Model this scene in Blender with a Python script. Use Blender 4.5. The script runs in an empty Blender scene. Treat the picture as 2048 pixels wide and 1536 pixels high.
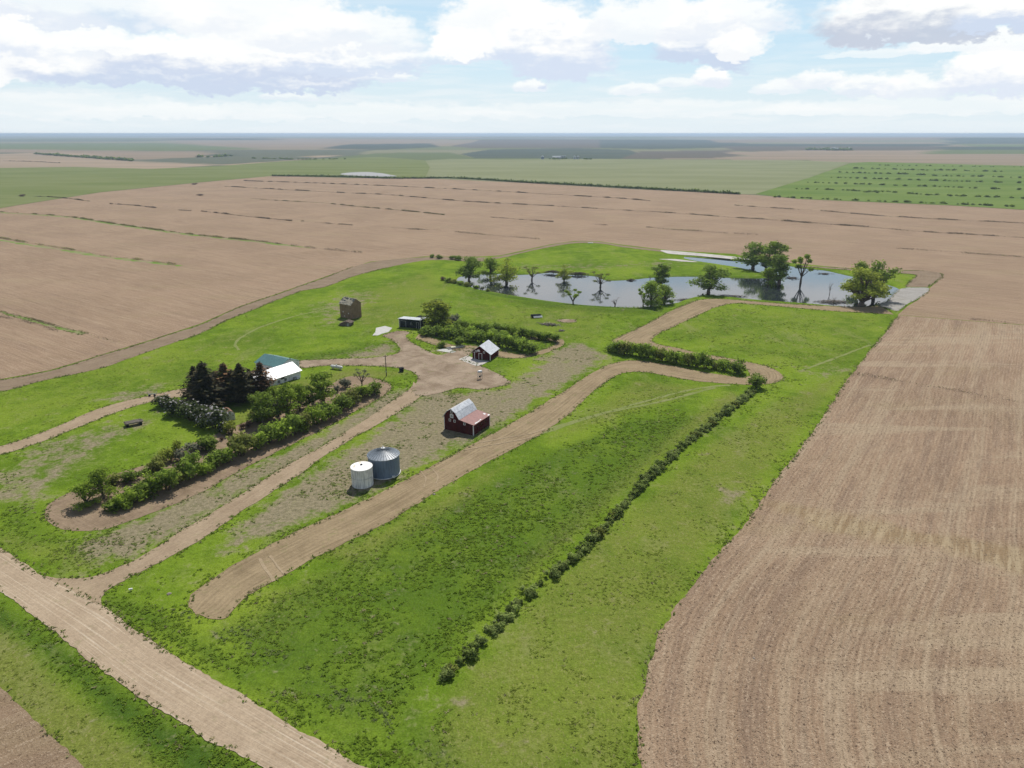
import bpy, bmesh, math, random
import numpy as np
from mathutils import Vector, Matrix, noise
R = math.radians
scn = bpy.context.scene
col = scn.collection

# ------------------------------------------------------------------ camera
F = 1410.0; H = 75.0; TH = math.atan(501.0 / F)
CT, ST = math.cos(TH), math.sin(TH)
cd = bpy.data.cameras.new('camera'); cam = bpy.data.objects.new('camera', cd); col.objects.link(cam)
cd.sensor_width = 36.0; cd.lens = 36.0 * F / 2048.0
cd.clip_start = 0.5; cd.clip_end = 200000
cam.location = (0, 0, H); cam.rotation_euler = (math.pi / 2 - TH, 0, 0)
scn.camera = cam

# ------------------------------------------------------------------ sun, exposure
SUN_EL = 52.0; SUN_AZ = 7.0          # azimuth clockwise from the +Y axis
sl = bpy.data.lights.new('sun', 'SUN'); so = bpy.data.objects.new('sun', sl); col.objects.link(so)
sl.energy = 5.0; sl.angle = R(0.53); sl.color = (1.0, 0.955, 0.89)
sd = Vector((math.sin(R(SUN_AZ)) * math.cos(R(SUN_EL)), math.cos(R(SUN_AZ)) * math.cos(R(SUN_EL)), math.sin(R(SUN_EL))))
so.rotation_euler = sd.to_track_quat('Z', 'Y').to_euler(); so.location = (0, 0, 300)
vs = scn.view_settings
vs.view_transform = 'Standard'; vs.look = 'None'; vs.exposure = 0.0; vs.gamma = 1.0; vs.use_curve_mapping = False
scn.cycles.max_bounces = 6; scn.cycles.volume_bounces = 1; scn.cycles.transparent_max_bounces = 8
scn.cycles.use_denoising = True

# ------------------------------------------------------------------ node helper
class NB:
    def __init__(s, nt): s.nt = nt; s.nodes = nt.nodes; s.links = nt.links
    def n(s, t, **kw):
        nd = s.nodes.new(t)
        for k, v in kw.items():
            if k == 'ins':
                for kk, vv in v.items(): s.set(nd, kk, vv)
            else: setattr(nd, k, v)
        return nd
    def set(s, nd, k, v):
        i = nd.inputs[k]
        if isinstance(v, bpy.types.NodeSocket): s.links.new(v, i)
        else:
            if isinstance(v, (tuple, list)) and len(v) == 3 and i.type == 'RGBA': v = (*v, 1)
            i.default_value = v
    def m(s, op, a, b=0.0, c=None, clamp=False):
        nd = s.n('ShaderNodeMath', operation=op); nd.use_clamp = clamp
        s.set(nd, 0, a); s.set(nd, 1, b)
        if c is not None: s.set(nd, 2, c)
        return nd.outputs[0]
    def vm(s, op, a, b=(0, 0, 0)):
        nd = s.n('ShaderNodeVectorMath', operation=op); s.set(nd, 0, a); s.set(nd, 1, b)
        return nd.outputs[0]
    def mr(s, v, a, b, c=0.0, d=1.0, smooth=True):
        nd = s.n('ShaderNodeMapRange'); nd.interpolation_type = 'SMOOTHSTEP' if smooth else 'LINEAR'
        for k, x in zip((0, 1, 2, 3, 4), (v, a, b, c, d)): s.set(nd, k, x)
        return nd.outputs[0]
    def mix(s, f, a, b, blend='MIX'):
        nd = s.n('ShaderNodeMix', data_type='RGBA', blend_type=blend)
        s.set(nd, 0, f); s.set(nd, 6, a); s.set(nd, 7, b)
        return nd.outputs[2]
    def noise(s, vec, scale, detail=3.0, rough=0.55, dist=0.0):
        nd = s.n('ShaderNodeTexNoise'); s.set(nd, 'Vector', vec); s.set(nd, 'Scale', scale)
        s.set(nd, 'Detail', detail); s.set(nd, 'Roughness', rough); s.set(nd, 'Distortion', dist)
        return nd.outputs['Fac']
    def mapping(s, vec, rot=0.0, scale=(1, 1, 1), loc=(0, 0, 0)):
        nd = s.n('ShaderNodeMapping'); s.set(nd, 'Vector', vec); nd.inputs['Rotation'].default_value = (0, 0, rot)
        nd.inputs['Scale'].default_value = scale; nd.inputs['Location'].default_value = loc
        return nd.outputs[0]

MATS = {}
def material(name, fn, rough=0.95, spec=0.04):
    m = bpy.data.materials.new(name); m.use_nodes = True; nt = m.node_tree
    bs = nt.nodes['Principled BSDF']; nb = NB(nt)
    bs.inputs['Roughness'].default_value = rough
    bs.inputs['Specular IOR Level'].default_value = spec
    r = fn(nb, bs)
    if r is not None: nb.set(bs, 'Base Color', r)
    MATS[name] = m; return m
def pos(nb): return nb.n('ShaderNodeNewGeometry').outputs['Position']
def objc(nb): return nb.n('ShaderNodeTexCoord').outputs['Object']
def bump(nb, bs, h, dist=0.1, strength=1.0):
    b = nb.n('ShaderNodeBump'); nb.set(b, 'Height', h); b.inputs['Distance'].default_value = dist
    b.inputs['Strength'].default_value = strength; nb.links.new(b.outputs[0], bs.inputs['Normal'])

# ------------------------------------------------------------------ world: Nishita sky with cumulus
w = bpy.data.worlds.new('World'); scn.world = w; w.use_nodes = True
nb = NB(w.node_tree); w.node_tree.nodes.clear()
sky = nb.n('ShaderNodeTexSky'); sky.sky_type = 'NISHITA'; sky.sun_disc = False
sky.sun_elevation = R(SUN_EL); sky.sun_rotation = R(SUN_AZ); sky.altitude = 900; sky.air_density = 1.0
sky.dust_density = 1.2; sky.ozone_density = 1.0
tc = nb.n('ShaderNodeTexCoord').outputs['Generated']
sx = nb.n('ShaderNodeSeparateXYZ', ins={0: tc})
X, Y, Z = sx.outputs
az = nb.m('ARCTAN2', X, Y)                     # radians right of +Y
el = nb.m('MAXIMUM', nb.m('ARCSINE', Z), 0.0)
AE = nb.n('ShaderNodeCombineXYZ', ins={0: az, 1: el, 2: 0.0}).outputs[0]
def azel(px, py):
    a = (px - 1024) / F; b = (768 - py) / F
    dx, dy, dz = a, CT + b * ST, -ST + b * CT
    return math.atan2(dx, dy), math.atan2(dz, math.hypot(dx, dy))
# sky-space distortion: noise in a perspective-like frame (features flatten towards the horizon)
qa = nb.n('ShaderNodeCombineXYZ', ins={0: nb.m('MULTIPLY', az, 1.0), 1: nb.m('MULTIPLY', el, 1.9), 2: 0.0}).outputs[0]
w1 = nb.n('ShaderNodeTexNoise', ins={'Vector': qa, 'Scale': 15.0, 'Detail': 5.0, 'Roughness': 0.60}).outputs['Color']
w2 = nb.n('ShaderNodeTexNoise', ins={'Vector': nb.vm('ADD', qa, (3.1, 1.7, 0)), 'Scale': 48.0, 'Detail': 6.0, 'Roughness': 0.62}).outputs['Color']
fib = nb.noise(nb.mapping(AE, 0, (16, 58, 1)), 1.0, 8.0, 0.6, 0.3)
W1 = nb.vm('SUBTRACT', w1, (0.5, 0.5, 0.5)); W2 = nb.vm('SUBTRACT', w2, (0.5, 0.5, 0.5))
nsky = nb.mix(1.0, sky.outputs[0], (0.09, 0.09, 0.09), 'MULTIPLY')
c = nb.mix(nb.m('MULTIPLY', nb.mr(el, 0.15, 0.45, 1.0, 0.0), 0.68), nsky, (0.62, 0.85, 1.0))
c = nb.mix(nb.mr(el, 0.0, 0.11, 0.88, 0.0), c, (0.80, 0.89, 0.94))
wisp = nb.mr(nb.noise(nb.mapping(AE, 0, (8, 80, 1)), 1.0, 8.0, 0.62, 0.5), 0.40, 0.68)
c = nb.mix(nb.m('MULTIPLY', wisp, nb.mr(el, 0.0, 0.11, 0.60, 0.25)), c, (0.93, 0.955, 0.97))
CL = [  # centre x, base row, half width, height (photo pixels), underside darkness, opacity
 (640,232,420,24,.1,.4),(1300,226,380,22,.1,.35),(1850,220,280,24,.1,.4),(150,225,260,28,.1,.35),
 (575,196,56,11,.5,.5),(770,158,58,16,.7,.75),(1060,177,34,18,.5,.75),(1272,184,48,16,.4,.7),(1425,167,38,28,.6,.95),(1350,170,50,12,.4,.6),
 (1555,182,50,22,.4,.7),(1642,166,50,27,.5,.85),(1735,180,60,32,.6,.8),(1815,182,60,28,.5,.8),(1995,164,90,62,.7,1.),(1760,110,100,10,.1,.5),(1985,94,130,24,.2,.8),
 (20,150,60,36,.3,.8),(-60,120,120,110,.15,.9),(110,104,120,70,.3,.8),(260,118,200,46,.9,.6),(250,40,200,50,.8,.7),(430,164,300,52,1.5,.92),(520,56,190,70,.3,.85),(480,138,240,60,1.4,.9),(330,104,140,20,.1,.8),
 (700,134,140,50,.9,.8),(680,84,170,60,.5,.8),(850,122,110,20,.8,.7),(1010,110,100,50,.7,.85),(1000,50,120,60,.15,.9),(1105,118,118,112,.9,1.),
 (1290,64,110,66,.3,.85),(1400,106,90,84,1.35,.9),(1440,60,120,60,.5,.85),(1475,102,56,40,.2,.9),(1745,82,56,30,.5,.85),(1850,56,190,76,1.5,.95),(2030,46,100,40,1.0,.85),(922,100,62,48,.12,1.)]
for (cx, cb, rx, hh, dk, op) in CL:
    a0, e0 = azel(cx, cb); k = min(1.0, rx / 90.)
    wob = nb.vm('ADD', nb.vm('MULTIPLY', W1, (.9 * rx / F * (1.2 - .5 * k), 1.1 * hh / F, 0)), nb.vm('MULTIPLY', W2, (58. / F * min(1, rx / 60.), 46. / F * min(1, hh / 50. + .1), 0)))
    v = nb.vm('MULTIPLY', nb.vm('SUBTRACT', nb.vm('ADD', AE, wob), (a0, e0, 0)), (F / rx, F / hh, 0))
    sp_ = nb.n('ShaderNodeSeparateXYZ', ins={0: v}); e_ = sp_.outputs[1]
    rr_ = nb.m('ADD', nb.m('MULTIPLY', sp_.outputs[0], sp_.outputs[0]), nb.m('POWER', nb.m('MAXIMUM', e_, nb.m('MULTIPLY', e_, -3.2)), 2.0))
    g = nb.m('MULTIPLY', nb.mr(rr_, .55, 1.15, 1.0, 0.0), op)
    sh = nb.m('MULTIPLY', nb.mr(nb.m('ADD', e_, nb.m('MULTIPLY', nb.m('SUBTRACT', fib, .5), 1.1)), .50, -.10, 0.0, 1.0), min(dk, 1.0) * .95)
    lo = (.63, .73, .90) if dk <= 1.3 else (.56, .62, .74) if cx > 1500 else (.60, .69, .86)
    c = nb.mix(g, c, nb.mix(sh, (1.04, 1.04, 1.02), lo))
ov = nb.mr(nb.m('ADD', nb.noise(nb.mapping(AE, 0, (5, 9, 1)), 1.0, 7.0, 0.55, .3), nb.m('ADD', nb.mr(el, .155, .20, -.6, .12), nb.mr(el, .27, .42, 0.0, -.6))), .42, .60)
c = nb.mix(ov, c, (.97, .98, 1.0))
final = nb.mix(nb.mr(el, 0.0, .030, .55, 0.0), c, (.83, .905, .95))
bg = nb.n('ShaderNodeBackground', ins={'Color': final, 'Strength': 1.0})
wo = nb.n('ShaderNodeOutputWorld'); nb.links.new(bg.outputs[0], wo.inputs[0])
w.cycles.sampling_method = 'MANUAL'; w.cycles.sample_map_resolution = 512

# ------------------------------------------------------------------ pixel -> ground plane helpers (real places)
def P(px, py, z=0.0):
    a = (px - 1024) / F; b = (768 - py) / F
    t = (H - z) / -(-ST + b * CT)
    return Vector((a * t, (CT + b * ST) * t, z))
def PN(xs, ys):
    a = (xs - 1024) / F; b = (768 - ys) / F
    t = H / -(-ST + b * CT)
    return a * t, (CT + b * ST) * t
def mpp(py):                       # metres per photo pixel across, at ground row py
    p = P(1024, py); return math.hypot(p.y, H) * (p.y * CT + H * ST) / math.hypot(p.y, H) / F
def hgt(px, py, top):
    p = P(px, py); b = (768 - top) / F
    return H + (-ST + b * CT) * p.y / (CT + b * ST)
def poly_w(pts): return [tuple(P(x, y)[:2]) for x, y in pts]
def inside(X, Y, poly):
    poly = np.asarray(poly, float); r = np.zeros(X.shape, bool)
    x0, y0 = poly[-1]
    for x1, y1 in poly:
        if y0 != y1:
            c = ((y1 > Y) != (y0 > Y))
            xi = (x0 - x1) * (Y - y1) / (y0 - y1) + x1
            r ^= c & (X < xi)
        x0, y0 = x1, y1
    return r
def pdist(X, Y, line, closed=False):
    line = np.asarray(line, float); d = np.full(X.shape, 1e9)
    n = len(line)
    for i in range(n if closed else n - 1):
        ax, ay = line[i]; bx, by = line[(i + 1) % n]
        vx, vy = bx - ax, by - ay; L = vx * vx + vy * vy + 1e-12
        t = np.clip(((X - ax) * vx + (Y - ay) * vy) / L, 0, 1)
        d = np.minimum(d, np.hypot(X - ax - t * vx, Y - ay - t * vy))
    return d
def sdf(X, Y, poly):
    d = pdist(X, Y, poly, True); return np.where(inside(X, Y, poly), -d, d)
def smooth(a, b, x):
    t = np.clip((x - a) / (b - a), 0, 1); return t * t * (3 - 2 * t)
def vnoise(X, Y, s, seed=0):
    X = X * s + seed * 17.3; Y = Y * s - seed * 9.1
    xi = np.floor(X); yi = np.floor(Y); fx = X - xi; fy = Y - yi
    fx = fx * fx * (3 - 2 * fx); fy = fy * fy * (3 - 2 * fy)
    def h(a, b):
        v = np.sin(a * 127.1 + b * 311.7 + seed * 3.3) * 43758.5453; return v - np.floor(v)
    return (h(xi, yi) * (1 - fx) + h(xi + 1, yi) * fx) * (1 - fy) + (h(xi, yi + 1) * (1 - fx) + h(xi + 1, yi + 1) * fx) * fy
def fbm(X, Y, s, seed=0, o=4):
    r = 0; a = .5; t = 0
    for k in range(o): r = r + a * vnoise(X, Y, s, seed + k); t += a; a *= .55; s *= 2.1
    return r / t
def catmull(pts, step_fn, closed=False):
    pts = [Vector((p[0], p[1], 0)) for p in pts]; out = []; n = len(pts)
    rng = range(n) if closed else range(n - 1)
    for i in rng:
        p1 = pts[i]; p2 = pts[(i + 1) % n]
        p0 = pts[(i - 1) % n] if (closed or i > 0) else p1 * 2 - p2
        p3 = pts[(i + 2) % n] if (closed or i < n - 2) else p2 * 2 - p1
        L = (p2 - p1).length; k = max(1, min(400, int(L / step_fn(p1))))
        d01 = max((p1 - p0).length, 1e-3) ** .5; d12 = max(L, 1e-3) ** .5; d23 = max((p3 - p2).length, 1e-3) ** .5
        t0, t1, t2, t3 = 0, d01, d01 + d12, d01 + d12 + d23
        for j in range(k):
            t = t1 + (t2 - t1) * j / k
            A1 = p0 * ((t1 - t) / (t1 - t0)) + p1 * ((t - t0) / (t1 - t0))
            A2 = p1 * ((t2 - t) / (t2 - t1)) + p2 * ((t - t1) / (t2 - t1))
            A3 = p2 * ((t3 - t) / (t3 - t2)) + p3 * ((t - t2) / (t3 - t2))
            B1 = A1 * ((t2 - t) / (t2 - t0)) + A2 * ((t - t0) / (t2 - t0))
            B2 = A2 * ((t3 - t) / (t3 - t1)) + A3 * ((t - t1) / (t3 - t1))
            out.append(B1 * ((t2 - t) / (t2 - t1)) + B2 * ((t - t1) / (t2 - t1)))
    if not closed: out.append(pts[-1])
    return out
def stepf(p): return max(0.45, 0.004 * math.hypot(p.x, p.y))

# ------------------------------------------------------------------ object helpers
def props(o, label=None, cat=None, group=None, kind=None):
    if label: o['label'] = label
    if cat: o['category'] = cat
    if group: o['group'] = group
    if kind: o['kind'] = kind
    return o
def thing(name, label, cat, loc=(0, 0, 0), rz=0.0, group=None):
    o = bpy.data.objects.new(name, None); o.empty_display_size = 0.3; col.objects.link(o)
    o.location = loc; o.rotation_euler = (0, 0, rz)
    return props(o, label, cat, group)
def link(name, me, parent=None):
    o = bpy.data.objects.new(name, me); col.objects.link(o)
    if parent is not None: o.parent = parent
    return o
def np_mesh(name, V, Fc, mat=None, nper=4, cols=None, smooth_=False):
    """V (n,3), Fc (m,nper) int"""
    me = bpy.data.meshes.new(name); V = np.asarray(V, np.float32); Fc = np.asarray(Fc, np.int32)
    me.vertices.add(len(V)); me.vertices.foreach_set('co', V.ravel())
    me.loops.add(Fc.size); me.loops.foreach_set('vertex_index', Fc.ravel())
    me.polygons.add(len(Fc)); me.polygons.foreach_set('loop_start', np.arange(0, Fc.size, nper, dtype=np.int32))
    me.polygons.foreach_set('loop_total', np.full(len(Fc), nper, np.int32))
    if smooth_: me.polygons.foreach_set('use_smooth', np.ones(len(Fc), bool))
    if cols:
        for k, c in cols.items():
            at = me.color_attributes.new(k, 'FLOAT_COLOR', 'POINT'); at.data.foreach_set('color', np.asarray(c, np.float32).ravel())
    me.update(calc_edges=True); me.validate()
    if mat is not None: me.materials.append(mat)
    return me
class MB:
    def __init__(s): s.v = []; s.f = []
    def add(s, vs, fs):
        b = len(s.v); s.v += [tuple(x) for x in vs]; s.f += [tuple(b + i for i in f) for f in fs]; return s
    def box(s, x0, y0, z0, x1, y1, z1):
        return s.add([(x0, y0, z0), (x1, y0, z0), (x1, y1, z0), (x0, y1, z0), (x0, y0, z1), (x1, y0, z1), (x1, y1, z1), (x0, y1, z1)],
                     [(0, 3, 2, 1), (4, 5, 6, 7), (0, 1, 5, 4), (1, 2, 6, 5), (2, 3, 7, 6), (3, 0, 4, 7)])
    def prism(s, prof, y0, y1, plane='xz'):
        """profile in x,z extruded along y (or y,z along x)"""
        n = len(prof)
        if plane == 'xz': a = [(x, y0, z) for x, z in prof]; b = [(x, y1, z) for x, z in prof]
        elif plane == 'yz': a = [(y0, x, z) for x, z in prof]; b = [(y1, x, z) for x, z in prof]
        else: a = [(x, z, y0) for x, z in prof]; b = [(x, z, y1) for x, z in prof]
        return s.add(a + b, [tuple(range(n)), tuple(range(2 * n - 1, n - 1, -1))] + [(i, n + i, n + (i + 1) % n, (i + 1) % n) for i in range(n)])
    def slab(s, pts, t):
        """thick sheet from a quad (list of 4 pts) with thickness t along normal"""
        p = [Vector(x) for x in pts]; nrm = (p[1] - p[0]).cross(p[3] - p[0]).normalized() * t
        q = [x + nrm for x in p]
        return s.add(p + q, [(3, 2, 1, 0), (4, 5, 6, 7), (0, 1, 5, 4), (1, 2, 6, 5), (2, 3, 7, 6), (3, 0, 4, 7)])
    def tube(s, pts, radii, n=7, cap=True):
        pts = [Vector(p) for p in pts]; rings = []
        b = len(s.v)
        for i, p in enumerate(pts):
            d = (pts[min(i + 1, len(pts) - 1)] - pts[max(i - 1, 0)]).normalized()
            a = d.orthogonal().normalized() if i == 0 else (a - d * a.dot(d)).normalized()
            c = d.cross(a); r = radii[i] if hasattr(radii, '__len__') else radii
            for k in range(n):
                t = 2 * math.pi * k / n; s.v.append(tuple(p + (a * math.cos(t) + c * math.sin(t)) * r))
        for i in range(len(pts) - 1):
            for k in range(n):
                s.f.append((b + i * n + k, b + i * n + (k + 1) % n, b + (i + 1) * n + (k + 1) % n, b + (i + 1) * n + k))
        if cap:
            s.f.append(tuple(b + n - 1 - k for k in range(n))); s.f.append(tuple(b + (len(pts) - 1) * n + k for k in range(n)))
        return s
    def lathe(s, prof, n=32, c=(0, 0)):
        b = len(s.v)
        for r, z in prof:
            for k in range(n):
                t = 2 * math.pi * k / n; s.v.append((c[0] + r * math.cos(t), c[1] + r * math.sin(t), z))
        for i in range(len(prof) - 1):
            for k in range(n): s.f.append((b + i * n + k, b + i * n + (k + 1) % n, b + (i + 1) * n + (k + 1) % n, b + (i + 1) * n + k))
        s.f.append(tuple(b + n - 1 - k for k in range(n))); s.f.append(tuple(b + (len(prof) - 1) * n + k for k in range(n)))
        return s
    def mesh(s, name, mat, sm=False):
        me = bpy.data.meshes.new(name); me.from_pydata(s.v, [], s.f)
        if sm: me.polygons.foreach_set('use_smooth', np.ones(len(me.polygons), bool))
        me.update(); me.materials.append(mat); return me
    def part(s, name, mat, parent=None, sm=False): return link(name, s.mesh(name, mat, sm), parent)

# ------------------------------------------------------------------ traced outlines (photo pixels)
POND = [(913,561),(920,551),(950,547),(990,545),(1040,547),(1085,544),(1100,542.5),(1140,547),(1190,550),(1212,558),(1260,557),(1300,553),(1340,551),(1380,550.5),(1430,551.5),(1490,554),(1528,554),
        (1538,551),(1532,546),(1510,541),(1480,534),(1430,526),(1390,520),(1366,514),(1368,511.5),(1400,513),(1440,516),(1475,519),(1500,519.5),(1560,526.5),(1600,533),(1650,538.5),(1684,546),(1730,556),(1777,567.5),(1800,576.5),
        (1778,598),(1755,608.5),(1723,612),(1682,611),(1627,606),(1572,602),(1518,598),(1477,594),(1444,590),(1419,588.5),(1395,591),(1367,599),(1357,603),(1336,606),(1309,610),(1262,613.5),(1222,611.6),(1170,608.4),(1104,601),(1051,593),(1009,586.5),(980,581),(953,576),(927,567)]
POND_W = [tuple(v[:2]) for v in catmull(poly_w(POND), lambda p: 3.0, True)]
DRY = [([(200,1070),(330,1015),(480,945),(640,870),(780,785),(822,778),(822,792),(700,872),(560,942),(400,1042),(270,1112),(190,1130),(150,1090)], .9),
       ([(822,800),(850,785),(960,782),(1010,775),(1060,745),(1110,700),(1160,685),(1215,712),(1150,755),(1060,812),(960,870),(850,925),(760,975),(660,1020),(540,1070),(430,1110),(520,1015),(640,940),(720,885),(790,840)], .95), ([(1000,700),(1060,715),(1120,705),(1160,690),(1200,700),(1150,745),(1080,770),(1030,765),(1090,730)], .7),
       ([(-200,1010),(0,935),(90,885),(200,852),(330,818),(300,850),(200,900),(120,960),(90,1010),(0,1015)], .55),
       ([(690,712),(740,693),(790,688),(796,700),(780,712),(720,718)], .75),
       ([(620,612),(700,580),(760,590),(700,640),(640,660)], .45),
       ([(200,800),(300,772),(330,775),(300,790),(220,812)], .75), ([(860,700),(905,690),(950,690),(940,715),(880,712)], .6),
       ([(1030,528),(1200,528),(1350,520),(1350,532),(1200,540),(1040,540)], .35), ([(1700,738),(1660,735),(1600,740),(1640,760)], .5),
       ([(1400,965),(1500,975),(1515,1005),(1450,1000)], .5), ([(820,1395),(900,1400),(960,1395),(930,1415),(850,1410)], .55),
       ([(1860,545),(1960,600),(2048,640),(1800,640)], .0)]
YEL = [([(-100,1060),(0,1065),(90,1080),(230,1125),(150,1145),(60,1110),(-100,1040)], .55), ([(560,770),(700,735),(830,745),(740,760),(560,820),(480,850),(440,845),(520,800)], .8),
       ([(700,590),(860,540),(900,590),(860,650),(700,655)], .45), ([(-100,1215),(0,1240),(100,1350),(330,1536),(420,1640),(100,1700),(0,1390),(-100,1300)], .95),
       ([(1500,990),(1430,1090),(1340,1230),(1280,1400),(1290,1700),(850,1700),(820,1536),(900,1390),(1080,1180),(1240,1040),(1400,900),(1560,800),(1700,740)], .62),
       ([(0,870),(0,790),(250,720),(560,640),(500,720),(380,770),(200,800)], .25), ([(1220,620),(1000,610),(900,600),(1000,690),(1200,680)], .4), ([(940,600),(1170,640),(1300,640),(1350,620)], .2),
       ([(1320,660),(1440,615),(1780,632),(1700,745),(1560,735)], .30), ([(1220,790),(1270,760),(1430,775),(1100,880)], .6),
       ([(640,1110),(760,1060),(900,985),(1000,935),(940,1010),(820,1075),(720,1140)], .7), ([(1490,795),(1350,890),(1200,1020),(1080,1130),(1045,1180),(1020,1170),(1050,1110),(1180,995),(1330,870),(1460,785)], .8), ([(430,1260),(560,1170),(700,1130),(640,1210),(560,1300)], .45)]
DRK = [([(-100,1150),(0,1205),(140,1300),(300,1410),(520,1536),(640,1640),(420,1640),(330,1536),(200,1430),(60,1290),(-100,1220)], .9),
       ([(215,1185),(330,1225),(450,1300),(600,1400),(800,1520),(950,1640),(700,1500),(500,1385),(330,1280),(210,1215)], .7), ([(420,1260),(560,1250),(760,1330),(900,1450),(980,1600),(860,1560),(700,1450),(540,1350)], .5),
       ([(560,1190),(800,1060),(1100,900),(1250,840),(1400,830),(1300,930),(1180,1040),(1060,1150),(900,1320),(820,1420),(700,1480),(560,1390),(420,1270)], .62),
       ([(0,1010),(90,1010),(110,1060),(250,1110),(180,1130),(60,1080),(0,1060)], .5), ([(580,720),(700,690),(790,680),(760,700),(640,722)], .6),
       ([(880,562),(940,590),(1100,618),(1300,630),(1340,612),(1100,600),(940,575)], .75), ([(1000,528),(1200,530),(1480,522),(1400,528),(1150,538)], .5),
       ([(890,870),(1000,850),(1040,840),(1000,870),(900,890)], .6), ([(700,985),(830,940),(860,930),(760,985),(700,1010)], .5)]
def cover(X, Y):
    C = np.zeros((X.size, 4), np.float32)
    for k, L in enumerate((DRY, YEL, DRK)):
        for pl, s in L:
            pw = np.array(poly_w(pl)); sc = 0.03 * math.hypot(*pw.mean(0)) + 1.5
            m = (X > pw[:, 0].min() - 12) & (X < pw[:, 0].max() + 12) & (Y > pw[:, 1].min() - 12) & (Y < pw[:, 1].max() + 12)
            if m.any():
                C[m, k] = np.maximum(C[m, k], s * smooth(sc * .7, -sc * .7, sdf(X[m], Y[m], pw)))
    C[:, 3] = 1; return C

# ------------------------------------------------------------------ ground sheet
def ground_h(X, Y):
    Z = np.zeros(X.shape)
    m = (X > -60) & (X < 240) & (Y > 290) & (Y < 480)
    if m.any():
        d = sdf(X[m], Y[m], np.array(POND_W))
        dk = pdist(X[m], Y[m], poly_w([(897,572),(940,586),(1000,600),(1100,613),(1200,621),(1290,625)]))
        z = 1.25 * np.exp(-(dk / 3.6) ** 2)
        z = z - 0.1 - 1.7 * smooth(2.2, -4.0, d) + .1
        Z[m] = z
    far = smooth(4200, 9000, Y)
    Z += far * 16 * (fbm(X, Y, 1 / 5200., 5) - .35)
    def ridge(cx, cy, rx, ry, h): return h * np.exp(-(np.abs(X - cx) / rx) ** 4 - (np.abs(Y - cy) / ry) ** 2)
    Z += far * (ridge(600, 7600, 2300, 900, 22) + ridge(5200, 8200, 2000, 1500, 30) + ridge(-3500, 9000, 3000, 1300, 18) + ridge(2500, 12500, 6000, 1500, 22))
    return np.minimum(Z, 58)
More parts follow.
